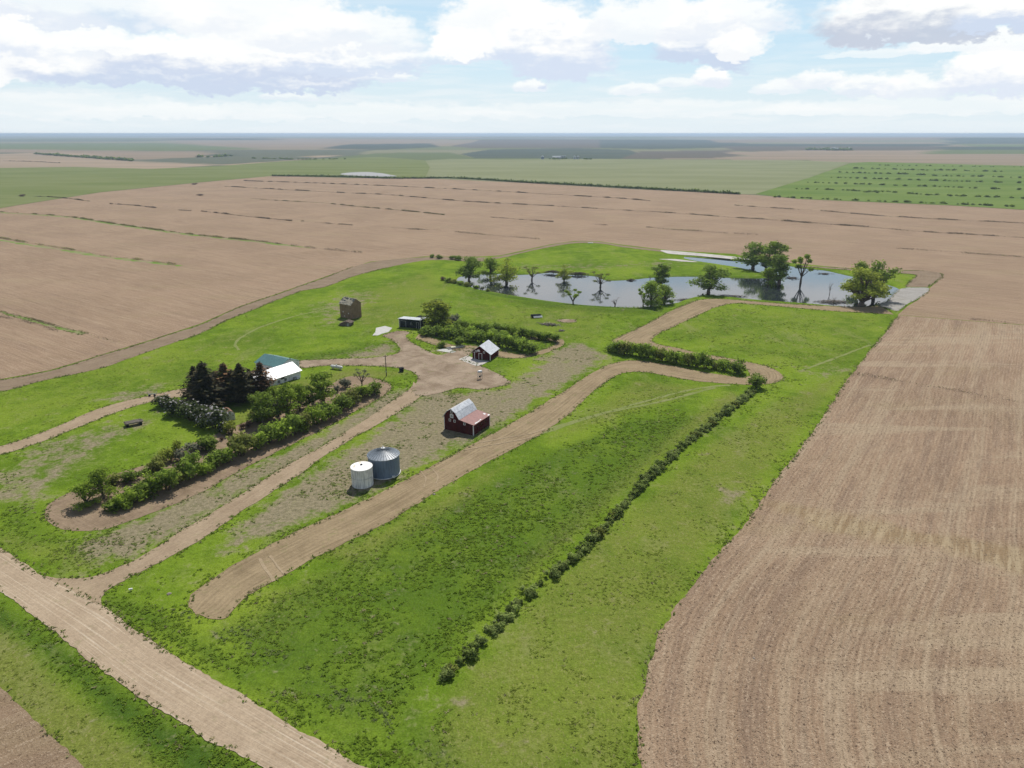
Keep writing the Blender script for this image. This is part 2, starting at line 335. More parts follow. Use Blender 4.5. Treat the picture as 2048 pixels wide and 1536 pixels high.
def build_ground():
    xs = list(np.arange(-135, 215, 0.95)); g = 1.0
    a = xs[-1]
    st = 1.0; up = []
    while a < 70000: st *= 1.034; a += st; up.append(a)
    a = xs[0]; st = 1.0; dn = []
    while a > -70000: st *= 1.034; a -= st; dn.append(a)
    xs = np.array(dn[::-1] + xs + up)
    ys = list(np.arange(52, 400, 0.95)); a = ys[0]; st = 1.0; dn = []
    while a > -70000: st *= 1.12; a -= st; dn.append(a)
    rows = [P(1024, y).y for y in np.arange(548, 300, -1.4)] + [P(1024, y).y for y in np.arange(300, 272, -0.7)]
    rows = [r for r in rows if r > 401]
    a = rows[-1]; st = a * .03; up = []
    while a < 75000: a += st; st *= 1.08; up.append(a)
    ys = np.array(dn[::-1] + ys + rows + up)
    XX, YY = np.meshgrid(xs, ys); X = XX.ravel(); Y = YY.ravel()
    Z = ground_h(X, Y)
    nx, ny = len(xs), len(ys)
    i = (np.arange(ny - 1)[:, None] * nx + np.arange(nx - 1)[None, :]).ravel()
    Fc = np.stack([i, i + 1, i + 1 + nx, i + nx], 1)
    near = (Y < 1000) & (Y > 30) & (np.abs(X) < 800)
    C = np.zeros((X.size, 4), np.float32); C[:, 3] = 1; C[near] = cover(X[near], Y[near])
    # far fields: patchwork of crop colours, cloud shadows painted in as dark patches
    tan = np.array([.28, .215, .155]); grn = np.array([.13, .165, .070]); dkg_shade = np.array([.055, .072, .058]); pale = np.array([.22, .215, .13]); sum_ = np.array([.11, .095, .080])
    u = X * .8 + Y * .6; v = -X * .6 + Y * .8
    cu = np.floor(X / 1650 + .7 * vnoise(X, Y, 1 / 2600., 3)); cv = np.floor(Y / 980. + .8 * vnoise(X, Y, 1 / 3800., 8))
    h = np.sin(cu * 12.9898 + cv * 78.233) * 43758.5; h = h - np.floor(h)
    D = np.zeros((X.size, 4), np.float32)
    pal = np.array([tan, pale, grn, sum_, tan * .85, dkg_shade * 1.3, pale * .9, grn * .85]); idx = (h * 8).astype(int) % 8
    D[:, :3] = pal[idx] * .65 + .35 * np.array([.17, .16, .10])
    # pixel-space coordinates only to look up which traced field or painted shadow band a place belongs to
    tt = CT * Y + ST * H; px = 1024 + F * X / np.maximum(tt, 1); py = 768 - F * (Y * ST - H * CT) / np.maximum(tt, 1)
    py = np.where(tt > 1, py, 5000)
    fields = [([(-600,306),(0,308),(150,303),(260,322),(480,331),(640,316),(600,312),(700,310),(560,322),(300,339),(0,338),(-600,334)], tan * 1.12),  # traced crop fields; dkg_shade entries are painted cloud shadow bands
              ([(-600,286),(0,287),(330,286),(520,298),(330,302),(0,298),(-600,296)], grn * .95), ([(-600,297),(0,299),(400,303),(470,312),(260,320),(160,306),(0,305),(-600,304)], tan * .9),
              ([(330,282),(560,279),(860,284),(1000,286),(860,291),(560,296),(420,292)], tan * .9), ([(645,297),(690,289),(860,287),(880,294),(760,300)], dkg_shade), ([(340,279),(500,279),(560,282),(350,282)], dkg_shade),
              ([(900,292),(960,283),(1160,280),(1300,279),(1420,280),(1430,292),(1200,296),(940,296)], sum_ * 1.05), ([(920,308),(980,299),(1150,296),(1260,300),(1290,310),(1260,319),(950,316)], dkg_shade * 1.15),
              ([(1240,318),(1280,303),(1450,300),(1500,310),(1420,316)], sum_), ([(1200,283),(1420,280),(1500,288),(1900,288),(1900,292),(1480,295),(1300,298),(1200,296)], dkg_shade * 1.0),
              ([(1400,280),(1700,276),(2200,278),(2200,282),(1700,283),(1440,286)], tan * .8), ([(1440,293),(1900,293),(1850,303),(1480,303)], sum_ * .95),
              ([(1440,305),(1600,301),(1880,300),(2500,302),(2500,335),(1740,324),(1380,321),(1500,312)], tan * .98), ([(1880,300),(2500,298),(2500,306),(1840,308)], grn * .9),
              ([(1890,281),(2500,279),(2500,288),(1900,288)], dkg_shade * 1.1), ([(1900,288),(2500,290),(2500,294),(1950,293)], grn), ([(1880,293),(2500,294),(2500,299),(1880,300)], dkg_shade),
              ([(640,318),(760,306),(900,305),(950,316),(1280,318),(1700,322),(1500,322),(850,324)], grn * .85), ([(400,312),(430,308),(470,307),(470,312)], dkg_shade)]
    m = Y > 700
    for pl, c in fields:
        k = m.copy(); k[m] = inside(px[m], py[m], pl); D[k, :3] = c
    D[:, 3] = smooth(620, 900, np.hypot(X, Y))
    me = np_mesh('ground', np.stack([X, Y, Z], 1), Fc, None, 4, {'cover': C, 'far_crop_shade': D}, True)
    return me
def attr(nb, name):
    a = nb.n('ShaderNodeAttribute'); a.attribute_name = name; return a
GREEN_D = (.084, .140, .013); GREEN_L = (.138, .218, .017); GREEN_Y = (.180, .232, .028)
def m_ground(nb, bs):
    p = pos(nb)
    cv = attr(nb, 'cover'); s = nb.n('ShaderNodeSeparateColor', ins={0: cv.outputs['Color']})
    r, g, b = s.outputs[:3]
    n0 = nb.noise(p, .035, 4, .55, .6); n1 = nb.noise(p, .22, 5, .6, .4); n2 = nb.noise(p, 1.1, 4, .62); n3 = nb.noise(p, 3.6, 3, .6)
    c = nb.mix(nb.mr(nb.m('ADD', nb.m('MULTIPLY', n1, .6), nb.m('MULTIPLY', n0, .5)), .38, .70), GREEN_D, GREEN_L)
    c = nb.mix(nb.m('MULTIPLY', nb.mr(n0, .42, .64), .45), c, GREEN_Y)
    c = nb.mix(nb.m('MULTIPLY', nb.mr(nb.m('ADD', nb.m('MULTIPLY', g, .8), nb.m('SUBTRACT', n1, .5)), .0, .75), .85), c, (.142, .160, .036))
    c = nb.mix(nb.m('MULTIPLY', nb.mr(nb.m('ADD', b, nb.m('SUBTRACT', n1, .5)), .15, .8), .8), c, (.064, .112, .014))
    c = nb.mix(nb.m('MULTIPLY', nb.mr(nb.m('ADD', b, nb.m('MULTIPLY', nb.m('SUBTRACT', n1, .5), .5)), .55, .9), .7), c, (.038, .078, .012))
    dryc = nb.mix(nb.mr(n2, .25, .75), (.175, .150, .095), (.245, .197, .140))
    dsum = nb.m('ADD', nb.m('ADD', r, nb.m('MULTIPLY', nb.m('SUBTRACT', n1, .5), 2.3)), nb.m('MULTIPLY', nb.m('SUBTRACT', n2, .5), .9))
    c = nb.mix(nb.m('MULTIPLY', nb.mr(dsum, .20, .85), .92), c, dryc)
    pal = nb.mr(nb.m('ADD', nb.m('MULTIPLY', n1, .5), nb.m('MULTIPLY', nb.noise(p, .55, 5, .7), .6)), .64, .76)
    c = nb.mix(nb.m('MULTIPLY', pal, .30), c, (.20, .215, .10))
    sp = nb.mr(nb.m('ADD', nb.m('MULTIPLY', n3, .6), nb.m('MULTIPLY', n2, .4)), .30, .68, .58, 1.38, False)
    c = nb.mix(1.0, c, nb.n('ShaderNodeCombineXYZ', ins={0: sp, 1: sp, 2: sp}).outputs[0], 'MULTIPLY')
    fl = nb.noise(nb.mapping(p, R(25), (1, .45, 1)), 2.6, 3, .7)
    c = nb.mix(nb.m('MULTIPLY', nb.mr(fl, .56, .66), nb.m('ADD', nb.m('MULTIPLY', g, .5), .12)), c, (.27, .235, .11))
    c = nb.mix(nb.m('MULTIPLY', nb.mr(fl, .44, .34), nb.m('ADD', nb.m('MULTIPLY', b, .40), .08)), c, (.045, .080, .010))
    tn = nb.mr(nb.m('ADD', nb.m('MULTIPLY', nb.noise(nb.mapping(p, R(-25), (1, .35, 1)), .11, 5, .65, .4), .7), nb.m('MULTIPLY', n2, .3)), .53, .66)
    c = nb.mix(nb.m('MULTIPLY', tn, .42), c, (.205, .205, .085))
    fc = attr(nb, 'far_crop_shade'); fn = nb.noise(nb.mapping(p, .5, (.0012, .007, 1)), 1.0, 5, .6)
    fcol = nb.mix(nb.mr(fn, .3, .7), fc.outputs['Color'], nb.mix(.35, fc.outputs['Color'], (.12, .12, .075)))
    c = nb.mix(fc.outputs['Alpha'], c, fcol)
    bump(nb, bs, nb.m('ADD', n2, nb.m('MULTIPLY', n3, .5)), .22, .8)
    return c
material('prairie_grass', m_ground, 1.0, .0)
gme = build_ground(); gme.materials.append(MATS['prairie_grass'])
props(link('ground', gme), 'green prairie grass and weeds covering the land around the farmyard', 'ground', kind='structure')

# ------------------------------------------------------------------ sheets (fields, tracks, road)
SHEETS = []          # world outlines: grass tufts stay out of them
def ragged(pts, amp, seed, closed=True):
    out = []; n = len(pts)
    for i, p in enumerate(pts):
        a = pts[(i - 1) % n] if closed or i else pts[i]; b = pts[(i + 1) % n] if closed or i < n - 1 else pts[i]
        d = (b - a); nn = Vector((-d.y, d.x, 0)); nn = nn.normalized() if nn.length > 1e-6 else nn
        k = max(1.0, math.hypot(p.x, p.y) / 260.)
        o = (noise.noise(Vector((p.x * .9, p.y * .9, seed))) * .75 + noise.noise(Vector((p.x * .22, p.y * .22, seed + 5))) * 1.1) * amp * k
        out.append(p + nn * o)
    return out
def sheet(name, px, z, mat, label, cat, amp=.35, avoid=True, curve=True, kind='structure'):
    pw = poly_w(px)
    pts = catmull(pw, stepf, True) if curve else [Vector((a, b, 0)) for a, b in pw]
    if amp: pts = ragged(pts, amp, len(SHEETS) * 3.1 + 1)
    me = bpy.data.meshes.new(name); bm = bmesh.new()
    vs_ = [bm.verts.new((p.x, p.y, z)) for p in pts]
    f = bm.faces.new(vs_); bmesh.ops.triangulate(bm, faces=[f], ngon_method='EAR_CLIP' if len(pts) < 3000 else 'BEAUTY')
    for fc in bm.faces:
        if fc.normal.z < 0: fc.normal_flip()
    bm.to_mesh(me); bm.free(); me.materials.append(mat)
    o = props(link(name, me), label, cat, kind=kind)
    if avoid: SHEETS.append(np.array([(p.x, p.y) for p in pts]))
    return o
def resample(pts, n):
    L = [0]
    for a, b in zip(pts, pts[1:]): L.append(L[-1] + (b - a).length)
    out = []; j = 0
    for i in range(n):
        t = L[-1] * i / (n - 1)
        while j < len(L) - 2 and L[j + 1] < t: j += 1
        k = (t - L[j]) / max(L[j + 1] - L[j], 1e-6); out.append(pts[j].lerp(pts[j + 1], k))
    return out, L[-1]
def strip(name, left, right, z, mat, label, cat, amp=.35, nv=8, world=False, step=.6, avoid=True, edge_amp=(1, 1)):
    lw_ = left if world else poly_w(left); rw_ = right if world else poly_w(right)
    L = catmull(lw_, lambda p: 1.0); Rr = catmull(rw_, lambda p: 1.0)
    # match the two edges by their traced points, so the ribbon follows the bends
    n = 0; lf = []; rf = []
    if len(left) == len(right):
        for i in range(len(left) - 1):
            a = [Vector((*q, 0)) for q in lw_]; b = [Vector((*q, 0)) for q in rw_]
        L = catmull(lw_, lambda p: 1e9); 
        def seg(pw, i, k):
            ext = pw[max(i - 1, 0):i + 3]; return ext
        kk = [max(1, int(max((Vector((*lw_[i + 1], 0)) - Vector((*lw_[i], 0))).length, (Vector((*rw_[i + 1], 0)) - Vector((*rw_[i], 0))).length) / step)) for i in range(len(left) - 1)]
        def cr(pw):
            V = [Vector((*q, 0)) for q in pw]; out = []
            for i in range(len(V) - 1):
                p1, p2 = V[i], V[i + 1]; p0 = V[i - 1] if i else p1 * 2 - p2; p3 = V[i + 2] if i < len(V) - 2 else p2 * 2 - p1
                m1 = (p2 - p0) * .5; m2 = (p3 - p1) * .5; Ls = (p2 - p1).length
                if m1.length > Ls: m1 = m1.normalized() * Ls
                if m2.length > Ls: m2 = m2.normalized() * Ls
                for j in range(kk[i]):
                    t = j / kk[i]; t2 = t * t; t3 = t2 * t
                    out.append(p1 * (2 * t3 - 3 * t2 + 1) + m1 * (t3 - 2 * t2 + t) + p2 * (-2 * t3 + 3 * t2) + m2 * (t3 - t2))
            out.append(V[-1]); return out
        L = cr(lw_); Rr = cr(rw_)
    else:
        n = int(max(sum((b - a).length for a, b in zip(L, L[1:])), sum((b - a).length for a, b in zip(Rr, Rr[1:]))) / step) + 2
        L, _ = resample(L, n); Rr, _ = resample(Rr, n)
    n = len(L)
    L0, R0 = L, Rr
    if amp: L = ragged(L, amp * edge_amp[0], z * 991 + 2, False); Rr = ragged(Rr, amp * edge_amp[1], z * 991 + 7, False)
    V = np.zeros((n, nv + 1, 3), np.float32); UV = np.zeros((n, nv + 1, 2), np.float32); u = 0; wid = np.mean([(a - b).length for a, b in zip(L, Rr)])
    for i in range(n):
        if i: u += ((L[i] + Rr[i]) - (L[i - 1] + Rr[i - 1])).length / 2
        for j in range(nv + 1):
            q = L[i] if j == 0 else Rr[i] if j == nv else L0[i].lerp(R0[i], j / nv); V[i, j] = (q.x, q.y, z); UV[i, j] = (u, wid * j / nv)
    idx = (np.arange(n - 1)[:, None] * (nv + 1) + np.arange(nv)[None, :]).ravel()
    Fc = np.stack([idx, idx + 1, idx + nv + 2, idx + nv + 1], 1)
    e1 = V[0, 1] - V[0, 0]; e2 = V[1, 0] - V[0, 0]
    if e1[0] * e2[1] - e1[1] * e2[0] < 0: Fc = Fc[:, ::-1]
    me = np_mesh(name, V.reshape(-1, 3), Fc, mat)
    uvl = me.uv_layers.new(name='UVMap'); uvl.data.foreach_set('uv', UV.reshape(-1, 2)[np.ascontiguousarray(Fc).ravel()].ravel())
    if avoid: SHEETS.append(np.array([(p.x, p.y) for p in L] + [(p.x, p.y) for p in reversed(Rr)]))
    return props(link(name, me), label, cat, kind='structure')

def rgbmul(nb, c, f): return nb.mix(1.0, c, nb.n('ShaderNodeCombineXYZ', ins={0: f, 1: f, 2: f}).outputs[0], 'MULTIPLY')
def m_stubble(rot, rows=None, tint=1.0):
    def fn(nb, bs):
        p = pos(nb)
        if rows: rv = nb.n('ShaderNodeTexCoord').outputs['UV']; rs = nb.mapping(rv, 0, (.10, 1, 1))
        else: rv = nb.mapping(p, rot, (1, 1, 1)); rs = nb.mapping(rv, 0, (.05, 1, 1))
        n0 = nb.noise(p, .018, 4, .6, .5); n1 = nb.noise(rs, .35, 4, .6, .3); nr = nb.noise(rs, 1.6, 3, .6)
        n2 = nb.noise(p, 1.5, 4, .7); n3 = nb.noise(p, 4.2, 2, .7)
        c = nb.mix(nb.mr(n0, .38, .62), (.244, .170, .111), (.283, .199, .131))
        if rows:
            bands = nb.noise(nb.mapping(rv, 0, (.010, .24, 1)), 1.0, 4, .65, .5); c = nb.mix(nb.m('MULTIPLY', nb.mr(bands, .48, .62), .65), c, (.326, .255, .172)); c = nb.mix(nb.m('MULTIPLY', nb.mr(bands, .46, .36), .5), c, (.180, .126, .089))
            diag = nb.noise(nb.mapping(p, R(-62), (.015, .11, 1)), 1.0, 4, .6, .3); c = nb.mix(nb.m('MULTIPLY', nb.mr(diag, .52, .64), nb.m('MULTIPLY', nb.mr(nb.n('ShaderNodeSeparateXYZ', ins={0: p}).outputs[0], 30, 60), .65)), c, (.339, .268, .180))
        c = nb.mix(nb.m('MULTIPLY', nb.mr(nb.noise(nb.mapping(p, rot, (.35, 1, 1)), .045, 5, .65), .52, .66), .35), c, (.255, .200, .111))
        c = nb.mix(nb.m('MULTIPLY', nb.mr(n1, .50, .66), .30), c, (.174, .123, .090))
        c = nb.mix(nb.m('MULTIPLY', nb.mr(n1, .50, .34), .32), c, (.326, .251, .168))
        f = nb.m('ADD', nb.m('MULTIPLY', nr, .55), nb.m('ADD', nb.m('MULTIPLY', n2, .70), nb.m('MULTIPLY', n3, .95)))
        c = nb.mix(nb.mr(f, .80, 1.06), (.128, .086, .056), c)
        c = nb.mix(nb.m('MULTIPLY', nb.mr(f, 1.12, 1.34), .8), c, (.399, .312, .218))
        if rows:
            wv = nb.n('ShaderNodeTexWave'); wv.wave_type = 'BANDS'; wv.bands_direction = 'Y'; nb.set(wv, 'Vector', rv)
            nb.set(wv, 'Scale', .36); nb.set(wv, 'Distortion', 1.5); nb.set(wv, 'Detail', 2.0); nb.set(wv, 'Detail Scale', 1.5)
            c = rgbmul(nb, c, nb.mr(wv.outputs['Fac'], 0, 1, .94, 1.05, False))
        if rows:
            A_ = P(1520, 1006); B_ = P(2090, 1135); d_ = (B_ - A_); Ls = d_.length; d_ = d_ / Ls; nn_ = Vector((-d_.y, d_.x, 0))
            q_ = nb.vm('SUBTRACT', p, tuple(A_)); wb = nb.vm('MULTIPLY', nb.vm('SUBTRACT', nb.n('ShaderNodeTexNoise', ins={'Vector': p, 'Scale': .09, 'Detail': 5.0}).outputs['Color'], (.5, .5, .5)), (14, 14, 0)); q_ = nb.vm('ADD', q_, wb)
            al = nb.n('ShaderNodeVectorMath', operation='DOT_PRODUCT', ins={0: q_, 1: tuple(d_)}).outputs['Value']; pe = nb.m('ABSOLUTE', nb.n('ShaderNodeVectorMath', operation='DOT_PRODUCT', ins={0: q_, 1: tuple(nn_)}).outputs['Value'])
            wdt = nb.mr(al, 0, Ls, 2.6, 5.5, False); msk = nb.m('MULTIPLY', nb.mr(nb.m('SUBTRACT', pe, wdt), -2.5, 2.0, 1.0, 0.0), nb.mr(al, -4, 6, 0, 1))
            stc = nb.mix(nb.mr(nb.noise(rs, .9, 3, .6), .4, .6), (.205, .145, .072), (.36, .29, .175)); c = nb.mix(nb.m('MULTIPLY', msk, .55), c, stc)
        c = rgbmul(nb, c, tint)
        bump(nb, bs, f, .22, .7)
        return c
    return fn
def m_track(light, dark, streak=.5, uv=True, pale=None):
    def fn(nb, bs):
        p = pos(nb)
        v = nb.n('ShaderNodeTexCoord').outputs['UV'] if uv else nb.mapping(p, .6, (1, 1, 1))
        s1 = nb.noise(nb.mapping(v, 0, (.035, 1.3, 1)), 1.0, 5, .65, .1); s2 = nb.noise(nb.mapping(v, 0, (.12, 4.5, 1)), 1.0, 3, .6)
        n1 = nb.noise(p, .16, 5, .6, .5); n2 = nb.noise(p, 1.6, 4, .65); n3 = nb.noise(p, 5., 2, .6)
        f = nb.m('ADD', nb.m('MULTIPLY', s1, streak), nb.m('ADD', nb.m('MULTIPLY', s2, streak * .5), nb.m('MULTIPLY', n1, 1 - streak)))
        c = nb.mix(nb.mr(f, .30 + streak * .17, .68 + streak * .22), dark, light)
        wd = nb.noise(p, .35, 5, .7, .3); c = nb.mix(nb.m('MULTIPLY', nb.mr(wd, .56, .70), .5 if streak > .55 or not uv else .3), c, (.150, .165, .055))
        if pale: c = nb.mix(nb.m('MULTIPLY', nb.mr(s1, .55, .68), .7), c, pale)
        c = rgbmul(nb, c, nb.mr(nb.m('ADD', nb.m('MULTIPLY', n2, .6), nb.m('MULTIPLY', n3, .4)), .28, .72, .76, 1.2, False))
        bump(nb, bs, nb.m('ADD', s2, n2), .08, .7)
        return c
    return fn
material('field_stubble', m_stubble(R(35)))
material('field_rows', m_stubble(0, True, (1.0)))
material('field_corner', m_stubble(R(-40), None, .86))
material('straw', m_track((.30, .235, .140), (.215, .155, .090), .5, False)); material('straw_pale', m_track((.40, .335, .225), (.27, .21, .13), .5, False))
material('gravel', m_track((.400, .315, .220), (.279, .209, .141), .55, True, (.50, .43, .33)))
material('dirt_lane', m_track((.339, .262, .176), (.233, .172, .113), .5))
material('yard_dirt', m_track((.318, .251, .181), (.185, .136, .092), .15, False))
material('tilled', m_track((.301, .231, .140), (.159, .118, .068), .6))
material('tilled_dark', m_track((.241, .184, .125), (.157, .113, .076), .5))
material('tilled_belt', m_track((.277, .206, .139), (.154, .112, .072), .3, False))
material('salt', m_track((.50, .48, .45), (.33, .30, .27), .3, False))
material('salt_track', m_track((.325, .255, .165), (.27, .205, .13), .4))
material('mudflat', m_track((.33, .315, .29), (.25, .235, .21), .4, False))
def m_crop(a, b, rot=.5):
    def fn(nb, bs):
        p = pos(nb); n0 = nb.noise(nb.mapping(p, rot, (.3, 1, 1)), .012, 5, .6, .4); n1 = nb.noise(nb.mapping(p, rot, (.06, 1, 1)), .10, 4, .6)
        return nb.mix(nb.mr(nb.m('ADD', nb.m('MULTIPLY', n0, .7), nb.m('MULTIPLY', n1, .3)), .36, .62), a, b)
    return fn
material('crop_green', m_crop((.125, .155, .050), (.165, .185, .075)), .95, .0)
material('crop_mid', m_crop((.215, .225, .125), (.175, .190, .095)), .95, .0)
material('crop_bright', m_crop((.100, .155, .035), (.150, .200, .055)), .95, .0)

sheet('crop_field', [(-500,333),(0,336),(150,334),(300,338),(440,332),(560,323),(640,318),(760,314),(850,321),(860,335),(850,357),(700,356),(545,352),(400,365),(200,385),(40,410),(0,417),(-500,460)], .25, MATS['crop_green'],
      'pale green crop field beyond the brown field at left', 'field', 0, False, False)
sheet('crop_field', [(850.4,321),(900,318),(1000,319),(1200,318),(1400,320),(1600,321),(1700,325),(1620,355),(1510,388.6),(1483,389),(1240,377),(1050,366),(900,359),(850.4,357),(860.4,335)], .25, MATS['crop_mid'],
      'grey green crop field behind the long dark hedge', 'field', 0, False, False)
sheet('crop_field', [(1510.6,388.6),(1620.6,355),(1700.6,326),(1740,324),(2048,332),(3000,350),(3000,470),(2048,420),(1900,411),(1600,398.4)], .25, MATS['crop_bright'],
      'bright green field dotted with rows of shrubs at right', 'field', 0, False, False)
MAIN = [(-900,560),(-500,466),(0,417),(40,409),(200,384),(400,364),(545,351.5),(700,355.5),(800,356),(900,357),(1050,365),(1240,376),(1483,388.5),(1600,397.8),(1900,410),(2048,419),(3000,470),(3600,560),
        (3000,810),(2300,700),(2048,650),(1795,630),(1815,612),(1836,600),(1855,580),(1880,558),(1882,546),(1840,540.5),(1740,539),(1680,535),(1620,529.5),(1560,523.5),(1500,517),(1470,508),(1400,504),(1340,500.5),(1240,489),(1200,482.6),(1150,482),
        (1100,489),(1000,511),(950,513.5),(850,513),(740,523.5),(650,553.5),(560,585.5),(480,612.5),(430,635),(400,648),(300,680.5),(200,710.5),(100,740.5),(0,758.5),(-300,800),(-900,860)]
sheet('stubble_field', MAIN, .03, MATS['field_stubble'], 'wide tan stubble field crossed by thin lines of dead brush', 'field', 0.25, True, False)
EB = [(1795.4,630.4),(1775,660),(1740,702),(1700,752),(1660,812),(1620,870),(1580,922),(1540,975),(1500,1035),(1465,1080),(1420,1127),(1380,1175),(1340,1232),(1312,1290),(1292,1350),(1280,1400),(1275,1470),(1284,1540),(1300,1640),(1330,1800)]
EBW = poly_w(EB)
tv = (P(2048, 650) - P(1795, 630)).normalized() * 420
EBR = [(x + tv.x, y + tv.y) for x, y in EBW]
strip('stubble_field', EBW, EBR, .035, MATS['field_rows'], 'brown corn stubble field with curved rows filling the lower right', 'field', .5, 60, True, 1.0, True, (1, 0))
sheet('stubble_field', [(-300,1290),(-60,1335),(0,1377),(60,1430),(120,1486),(175,1540),(260,1640),(-300,1900)], .03, MATS['field_corner'], 'small corner of brown stubble at the lower left edge', 'field', .3)

# perimeter tilled strip, left and back
strip('tilled_strip', [(-300,802),(0,760),(100,742),(200,712),(300,682),(400,650),(430,637),(480,614),(560,587),(650,555),(740,525),(850,514.5),(950,515),(1000,512.5),(1100,490.5),(1150,483.5),(1200,484),(1240,490.5),(1340,502)],
      [(-300,830),(0,783),(100,758),(200,737),(300,702),(400,667),(450,642),(500,622),(600,583),(650,574),(720,549),(850,521),(960,523),(1000,516.5),(1080,498),(1150,486.5),(1200,487),(1240,493.5),(1335,505)],
      .05, MATS['tilled_dark'], 'dark tilled strip along the edge of the big stubble field', 'track', .3)
# long tilled strip by the barn, round the shrub row and up to the pond
TL = [(389,1225),(377,1210),(388,1185),(450,1140),(520,1100),(600,1060),(700,1014),(760,986),(850,940),(950,886),(1020,848),(1080,813),(1130,781),(1172,754),(1214,731),(1260,721),(1320,727),(1400,743),(1470,754),(1492,755),(1500,748),(1484,732),(1440,722),(1400,716),(1330,703),(1280,694),(1236,691),(1224,684),(1240,673),(1290,650),(1340,623),(1395,601),(1440,598),(1500,602.5),(1560,607),(1650,612),(1720,614),(1760,612)]
TR = [(391,1228),(425,1238),(455,1234),(495,1192),(560,1155),(640,1110),(720,1073),(800,1030),(900,966),(1000,911),(1080,869),(1140,826),(1182,786),(1222,757),(1250,745),(1290,744),(1340,753),(1400,763),(1480,769),(1535,768),(1564,760),(1560,745),(1530,732),(1480,721),(1400,707),(1345,694),(1318,689),(1303,681),(1318,667),(1350,652),(1400,629),(1430,615),(1466,607),(1500,608),(1560,613),(1650,621),(1720,625),(1788,629)]
strip('tilled_strip', TL, TR, .055, MATS['tilled'], 'long tan tilled strip running past the barn, round the shrub row and up to the pond', 'track', .32, 10)
# strip round the garden shelterbelt
sheet('tilled_strip', [(90,1020),(105,1003),(150,980),(200,958),(265,938),(300,928),(350,903),(430,868),(480,848),(550,818),(620,788),(660,769),(700,753),(740,755),(770,763),(784,774),(775,786),(700,829),(640,861),(560,901),(480,941),(400,986),(330,1016),(250,1046),(190,1061),(140,1061),(105,1049),(92,1035)],
      .045, MATS['tilled_belt'], 'bare tilled soil looping around the shelterbelt of trees and shrubs', 'track', .3)
strip('tilled_strip', [(830,678),(870,690),(905,699),(950,705),(1010,716),(1045,716),(1085,708),(1110,699),(1128,689),(1126,680),(1100,676),(1060,674)],
      [(838,668),(880,681),(905,690),(950,692),(1020,706),(1050,708),(1075,703),(1095,696),(1112,688),(1112,684),(1094,681),(1060,680)], .05, MATS['tilled'], 'narrow bare track wrapping around the twin hedge rows', 'track', .25, 5)
# main gravel road
strip('gravel_road', [(-500,820),(-200,975),(0,1098),(95,1157),(205,1215),(300,1281),(400,1344),(500,1400),(600,1461),(735,1537),(950,1665),(1300,1860)],
      [(-500,905),(-200,1070),(0,1184),(62,1226),(142,1291),(250,1375),(330,1426),(400,1470),(470,1505),(530,1538),(700,1680),(900,1900)], .075, MATS['gravel'], 'wide pale gravel road crossing the lower left corner', 'road', .35, 10, False, .5)
# driveway from the road to the yard
strip('driveway', [(30,1120),(75,1147),(125,1157),(175,1156),(232,1138),(292,1108),(372,1057),(450,1010),(560,940),(650,889),(740,834),(800,791),(822,775),(828,764)],
      [(330,1302),(212,1216),(203,1200),(216,1180),(250,1160),(302,1134),(402,1079),(500,1012),(580,962),(640,918),(700,880),(760,846),(815,812),(852,786)], .06, MATS['dirt_lane'], 'dirt driveway curving from the gravel road up to the farmyard', 'road', .3, 8)
strip('farm_lane', [(-300,965),(0,893),(100,859),(200,817),(300,791),(385,773),(450,757),(520,738),(575,725),(600,722)],
      [(-300,985),(0,910),(100,877),(200,837),(300,804),(390,789),(470,768),(540,750),(590,737),(606,734)], .06, MATS['dirt_lane'], 'dirt lane leading from the left edge to the house', 'road', .25, 6)
sheet('yard', [(600,722.5),(640,719.5),(700,717),(760,714),(790,708),(801,700),(796,690),(780,678),(766,671),(775,667),(800,662),(818,664),(812,672),(822,684),(840,694),(856,703),(880,710),(905,703),(932,697),(948,698),(940,708),(926,720),(950,727),(985,743),(1012,757),(1020,766),(990,775),(962,779),(920,776),(880,786),(852,792),(835,790),(824,776),(833,764),(834,752),(822,742),(790,735),(740,732),(680,731),(640,732),(602,736)],
      .065, MATS['yard_dirt'], 'bare dirt farmyard between the house and the red garage', 'yard', .3)
sheet('salt_flat', [(1322,500),(1370,504),(1440,510.5),(1488,516),(1500,519),(1470,518.6),(1430,515),(1390,511.4),(1355,509),(1336,507)], .062, MATS['salt'], 'white salty strip along the narrow arm of the pond', 'salt flat', .25)
sheet('salt_flat', [(1318,518.4),(1345,518),(1372,520.5),(1395,524),(1370,523.5),(1340,520.5)], .062, MATS['salt'], 'thin white salty line in the grass beside the pond arm', 'salt flat', .2)
sheet('mud_flat', [(1804,577),(1830,575),(1855,575.5),(1836,597),(1814,608),(1792,622),(1770,615),(1756,612),(1777,600)], .064, MATS['mudflat'], 'pale grey dried mud beside the right end of the pond', 'mud flat', .25)
strip('tilled_strip', [(1590,530.2),(1680,536),(1740,539.5),(1800,541),(1850,541.5),(1880,546.5),(1882,556),(1856,574)], [(1590,532),(1680,539),(1730,543),(1780,546),(1825,548.5),(1832,551),(1822,562),(1810,574)], .058, MATS['tilled_dark'],
      'dark tilled corner strip behind the right end of the pond', 'track', .2, 5)
sheet('concrete_slab', [(917,719),(936,711),(941,714),(958,720.2),(979,722.5),(962,731),(953,732.5)], .085, material('concrete', lambda nb, bs: nb.mix(nb.noise(pos(nb), .8, 5, .65), (.36, .34, .31), (.52, .49, .45))),
      'pale concrete apron in front of the red garage', 'slab', .05, True, False)
sheet('concrete_slab', [(752,656),(770,652),(784,656),(778,664),(764,667),(756,671),(746,671),(751,664)], .05, material('old_concrete', lambda nb, bs: nb.mix(nb.noise(pos(nb), .9, 5, .7), (.30, .30, .27), (.60, .59, .56))),
      'old cracked pale slab in the grass near the dark shed', 'slab', .35, True, False)
